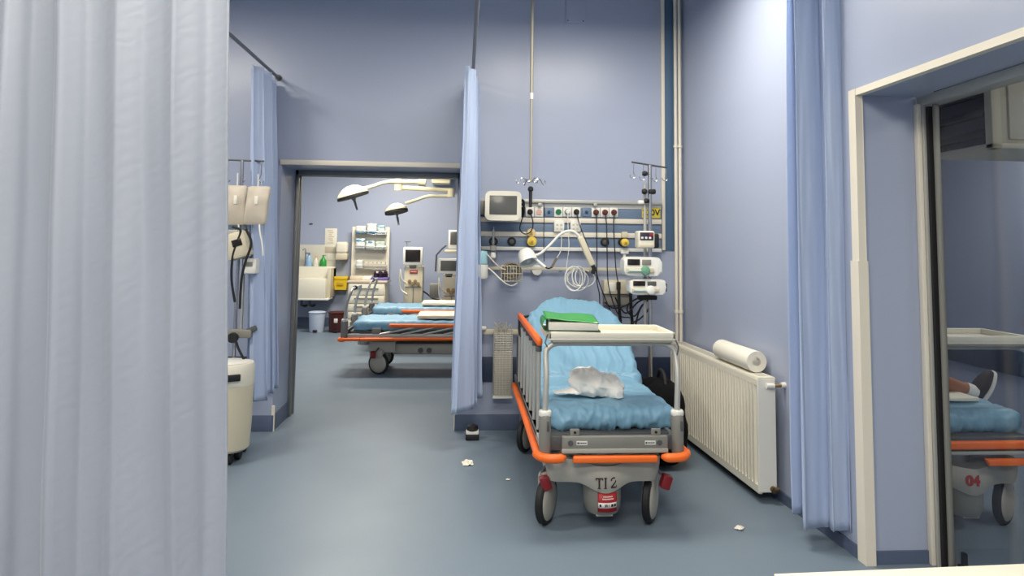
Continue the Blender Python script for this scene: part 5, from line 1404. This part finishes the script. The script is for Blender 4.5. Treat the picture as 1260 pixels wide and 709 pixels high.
# wall panel of the left bay
xlb = -4.3; xrb = at(322, 290, WB).x
lp = thing('medical_supply_panel', 'white-railed wall panel in the left bay behind the drip stand', 'supply panel', ((xlb+xrb)/2, WB, at(300, 304, WB).z))
for (v0, v1, m_, dep, nm) in ((283, 288, TRIM, .06, 'white_strip'), (288, 300, PANB, .045, 'blue_strip'), (300, 304.5, WHITE, .06, 'white_strip'), (245, 250, ALU, .08, 'equipment_rail'), (250, 283, PANB, .04, 'blue_strip')):
    MB().bb((xlb, WB-dep, at(300, v1, WB-.05).z), (xrb, WB, at(300, v0, WB-.05).z), .004).build(nm, m_, lp, True)
# pumps on the left stand, dark cables
a, c = at(283, 288, DL-.1), at(300, 318, DL-.1)
t = thing('infusion_pump', 'grey pump on the left bay drip stand, under the pouches', 'infusion pump', ((a.x+c.x)/2, DL-.08, c.z))
mb = MB().box((0, 0, .09), (c.x-a.x+.06, .11, .19), .02, Matrix.Rotation(R(-18), 4, 'Y')); mb.build('case', BEIGE, t)
MB().box((0.01, -.056, .11), (.07, .008, .05), .004, Matrix.Rotation(R(-18), 4, 'Y')).build('display', SCRB, t)
a, c = at(303, 318, DL-.05), at(313, 337, DL-.05)
t = thing('infusion_pump', 'small white device clamped on the left bay stand, half behind the gathered curtain', 'infusion pump', ((a.x+c.x)/2, DL-.04, c.z))
MB().bb((-.045, -.04, 0), (.05, .05, a.z-c.z), .012).build('case', WHITE, t); MB().box((0, -.042, .07), (.05, .006, .03), .003).build('key_panel', GREYP, t)
for k, (lab, pts) in enumerate((('black cable looping over the pouch stand in the left bay', [(286, 279), (296, 284), (291, 300), (286, 318), (285, 345), (289, 372)]), ('thin dark cable running down the left bay stand', [(303, 282), (309, 300), (302, 322), (297, 345), (295, 380)]),
      ('black cord trailing from the knob down behind the cream bin', [(289, 414), (293, 428), (301, 444), (308, 458)]))):
    tag(MB().tube([at(u, v, DL-.13-.02*k) for u, v in pts], .009, 8, smooth=6).build('equipment_cable', BLACK, None), lab, 'cable', 'cables in the left bay')
a = at(297, 350, DL)
# cream round bin on castors
bx = at(310, 500, 4.9); bx.x -= .16; bx.y = 4.9
cb = thing('round_bin', 'cream oval bin on black castors behind the foreground curtain', 'bin', (bx.x, 4.9, 0))
hh = at(290, 449, 4.8).z
MB().lathe([(0, .085), (.135, .085), (.148, .10), (.158, .3), (.160, hh*.78), (0, hh*.78)], seg=40).build('body', BEIGE, cb)
MB().lathe([(.161, hh*.78), (.163, hh*.79), (.163, hh*.97), (.155, hh), (0, hh+.004)], seg=40).build('lid_ring', CREAM, cb)
MB().lathe([(.0, hh+.003), (.13, hh+.003), (.11, hh+.012), (0, hh+.014)], seg=30).build('lid', WHITE, cb)
MB().box((.075, -.148, hh*.88), (.09, .02, .045), .006, Matrix.Rotation(R(27), 4, 'Z')).build('handle_slot', BLACK, cb)
for k in range(4):
    g_ = PI/4+PI/2*k-.2; x, y = .08*math.cos(g_), .08*math.sin(g_)
    MB().lathe([(0, -.018), (.036, -.018), (.040, -.01), (.040, .01), (.036, .018), (0, .018)], (x, y, .04), axis='X', seg=16).cyl((x, y, .04), (x, y, .09), .016, 10).build('castor', BLACK, cb)

# ------------------------------------------------------------------ side room behind the glass
# boxed ventilation unit
vy0 = 3.32; vx0 = at(1219, 183, vy0).x
zb_ = at(1219, 183, vy0).z
vu = thing('ventilation_unit', 'cream ventilation box with dark louvred side hanging behind the glass door', 'ventilation unit', (3.6, vy0+.2, zb_))
MB().bb((vx0+.02, vy0, zb_+.02), (4.86, vy0+.42, 2.94), .008).build('case', mat('unit_cream', (206, 198, 172), rough=.5), vu, True)
MB().bb((vx0-.004, vy0-.02, zb_), (4.86, vy0+.46, zb_+.03), .006).build('bottom_plate', BEIGE, vu, True)
MB().bb((vx0-.004, vy0-.02, zb_), (vx0+.05, vy0+.03, 2.94), .006).build('corner_post', BEIGE, vu, True)
MB().bb((vx0+.10, vy0-.012, zb_+.05), (4.7, vy0+.002, 2.9), .004).build('front_panel', BEIGE, vu, True)
MB().bb((vx0+.005, vy0+.03, zb_+.03), (vx0+.022, vy0+.42, 2.94)).build('dark_back', SCRB, vu, True)
for k in range(6):
    z = zb_+.09+k*.11
    MB().box((vx0+.003, vy0+.225, z), (.012, .39, .05), .003, Matrix.Rotation(R(28), 4, 'Y')).build('louvre', mat('louvre_brown', (66, 56, 46), rough=.4), vu, True)

# person on the trolley behind the glass
def skin_body(name, verts, edges, radii, m, parent, root=0):
    me = bpy.data.meshes.new(name); me.from_pydata([Vector(v) for v in verts], edges, []); me.materials.append(m)
    o = bpy.data.objects.new(name, me); COL.objects.link(o)
    sk = o.modifiers.new('skin', 'SKIN'); sk.use_smooth_shade = True; sk.branch_smoothing = .3
    for i, r_ in enumerate(radii):
        v = me.skin_vertices[0].data[i]; v.radius = r_ if isinstance(r_, tuple) else (r_, r_); v.use_root = (i == root)
    sb_ = o.modifiers.new('sub', 'SUBSURF'); sb_.levels = 2; sb_.render_levels = 2
    o.parent = parent; WM[o.name] = WM[parent.name].copy(); return o
ank = at(1199, 482, 4.02)
KZ = ank.z
pe = thing('person', 'person resting on the trolley behind glass, bare shin and dark shoe in view', 'person', (2.42, 4.10, .64))
O = Vector((2.42, 4.10, .64)); lz = KZ-.64; ax_ = ank.x-O.x; ay = ank.y-O.y
# local coordinates: x towards the feet
V = [(0, 0, .13), (0, 0, .30), (-.02, .0, .45), (-.01, 0, .54), (0, 0, .60),
     (.06, -.07, .11), (ax_-.27, ay+.0, lz+.08), (ax_-.12, ay, lz+.03), (ax_, ay, lz),
     (.06, .09, .11), (.26, .12, .30), (.30, .12, .06), (.31, .12, .03),
     (-.02, -.15, .47), (.04, -.22, .30), (.14, -.19, .20), (-.02, .15, .47), (.05, .22, .30), (.15, .18, .20)]
Ed = [(0, 1), (1, 2), (2, 3), (3, 4), (0, 5), (5, 6), (6, 7), (7, 8), (0, 9), (9, 10), (10, 11), (11, 12), (2, 13), (13, 14), (14, 15), (2, 16), (16, 17), (17, 18)]
rad = [(.10, .13), (.10, .12), (.085, .11), .045, .05, .075, .05, .046, .033, .075, .052, .035, .03, .05, .038, .028, .05, .038, .028]
skin_body('body', V, Ed, rad, SKIN, pe)
# head with face
hb = MB()
def headpt(p, n):
    z = p.z; k = 1-.12*max(0, -z/.11)
    q = Vector((p.x*k, p.y*k*.86, z))
    q.x += .018*math.exp(-((p.y/.016)**2+((z+.005)/.028)**2)) if p.x > 0 else 0
    q.x -= .008*math.exp(-(((abs(p.y)-.032)/.016)**2+((z-.022)/.014)**2)) if p.x > 0 else 0
    return q
rbox(hb, 20, 20, 24, .095, .085, .115, .08, headpt); hb.xf(Matrix.Translation((.02, 0, .70)))
hb.ball((.02, .078, .70), .022, 10, (.6, .35, 1.1)); hb.ball((.02, -.078, .70), .022, 10, (.6, .35, 1.1))
hd = hb.build('head', SKIN, pe)
def hairpt(p, n): 
    q = headpt(p, n); return q*1.07
hb = MB(); rbox(hb, 16, 16, 16, .097, .088, .10, .08, hairpt); hb.xf(Matrix.Translation((-.012, 0, .735))); hb.build('hair', HAIR, hd)
hb = MB()
for s in (-1, 1): hb.ball((.098, s*.032, .722), .009, 8)
hb.build('eyes', BLACKG, hd)
MB().ball((.105, 0, .655), .018, 10, (.3, 1, .3)).build('mouth', RED, hd)
# clothes
skin_body('shirt', [V[0], V[1], (-.02, 0, .44), (-.02, -.15, .465), (.03, -.20, .35), (-.02, .15, .465), (.035, .20, .35)], [(0, 1), (1, 2), (2, 3), (3, 4), (2, 5), (5, 6)], [(.12, .15), (.115, .135), (.09, .12), .062, .056, .062, .056], CLOTH, pe)
kn = V[6]
skin_body('shorts', [(0, 0, .12), (.08, -.07, .11), (kn[0]-.02, kn[1], kn[2]+.0), (.08, .09, .11), (.24, .12, .27)], [(0, 1), (1, 2), (0, 3), (3, 4)], [(.115, .14), .088, .066, .088, .066], CLOTH, pe)
# fingers on both hands
for s, w in ((-1, V[15]), (1, V[18])):
    wv = Vector(w)
    hv = [wv, wv+Vector((.05, 0, -.03))]; he = [(0, 1)]; hr_ = [.024, (.026, .014)]
    for k, ln in enumerate((.045, .055, .058, .048)):
        base = wv+Vector((.055, (k-1.5)*.014, -.034)); i0 = len(hv)
        hv += [base+Vector((ln*.35, (k-1.5)*.002, -.012)), base+Vector((ln*.7, (k-1.5)*.003, -.030)), base+Vector((ln*.85, (k-1.5)*.003, -.048))]
        he += [(1, i0), (i0, i0+1), (i0+1, i0+2)]; hr_ += [.0085, .008, .0065]
    i0 = len(hv); hv += [wv+Vector((.025, -s*.03, -.02)), wv+Vector((.05, -s*.042, -.035))]; he += [(0, i0), (i0, i0+1)]; hr_ += [.010, .008]
    skin_body('hand', hv, he, hr_, SKIN, pe)
# sock and shoe: foot points up and towards the viewer's right
def foot(ankle, nm_par):
    M_ = Matrix.Translation(ankle)
    MB().tube([(-.062, 0, .016), (-.025, 0, .004), (.0, 0, -.004)], .043, 16).xf(M_).build('sock', WHITE, pe)
    # outline of the shoe in side view: heel low at left, toe up at right
    def shoe(u, v):
        L_ = .215; s = u*L_; e_ = math.sin(PI*min(1, max(0, u)))**.35 if 0 < u < 1 else .01
        half = (.032+.012*math.sin(PI*u*.9))*e_; hgt = (.105*(1-u)+.055*u)*(.55+.45*e_) if u > .3 else .105*(.55+.45*e_)
        a_ = 2*PI*v; y = half*math.copysign(abs(math.cos(a_))**.7, math.cos(a_)); z = hgt*(.5+.5*math.copysign(abs(math.sin(a_))**.7, math.sin(a_)))
        return Vector((s-.05, y, z))
    def place(mb):
        # sole along +x(local toe), up axis z: rotate so toe points up and right
        t_, z_ = Vector((.47, 0, .88)), Vector((-.88, 0, .47))
        o_ = ankle-z_*.062
        mb.xf(Matrix(((t_.x, 0, z_.x, o_.x), (0, 1, 0, o_.y), (t_.z, 0, z_.z, o_.z), (0, 0, 0, 1))))
        return mb
    mb = MB(); mb.grid(lambda u, v: shoe(u, v), 26, 25); place(mb); mb.build('shoe', SHOE, pe)
    def sole(u, v):
        q = shoe(u, v); q.z = -.012+.030*(v_sq(v)); q.y *= 1.08; q.x = (q.x+.05)*1.05-.056; return q
    def v_sq(v): return .5+.5*math.copysign(abs(math.sin(2*PI*v))**.4, math.sin(2*PI*v))
    mb = MB(); mb.grid(sole, 26, 25); place(mb); sl = mb.build('sole', WHITE, pe)
foot(Vector(V[8]), pe)
# white pad under the leg
mb = rbox(MB(), 20, 14, 3, .26, .26, .012, .010, lambda p, n: p+n*.004*noise.noise(p*9)); mb.xf(Matrix.Translation((2.72, 4.08, .641)))
tag(mb.build('underpad', PAPER, None), 'thin white pad on the trolley sheet beneath the resting leg', 'pad')
#END3
# ------------------------------------------------------------------ camera and colour
cam = bpy.data.cameras.new('camera'); cam.sensor_width = 36; cam.lens = F/1260*36; cam.shift_y = -(354.5-CY)/1260; cam.clip_start = .05
co = bpy.data.objects.new('camera', cam); COL.objects.link(co)
Mi = Matrix((_X, _Y, _Z))            # rows: world axes in camera space (x right, y down, z forward)
right = Vector((_X.x, _Y.x, _Z.x)); down = Vector((_X.y, _Y.y, _Z.y)); fwd = Vector((_X.z, _Y.z, _Z.z))
mw = Matrix.Identity(4)
for i in range(3): mw[i][0] = right[i]; mw[i][1] = -down[i]; mw[i][2] = -fwd[i]; mw[i][3] = CAM[i]
co.matrix_world = mw
scene.camera = co
w = bpy.data.worlds.new('world'); scene.world = w; w.use_nodes = True
w.node_tree.nodes['Background'].inputs[0].default_value = (.5, .55, .62, 1); w.node_tree.nodes['Background'].inputs[1].default_value = .05
vs = scene.view_settings; vs.view_transform = 'Standard'; vs.look = 'None'; vs.gamma = 1; vs.exposure = 0; vs.use_curve_mapping = False
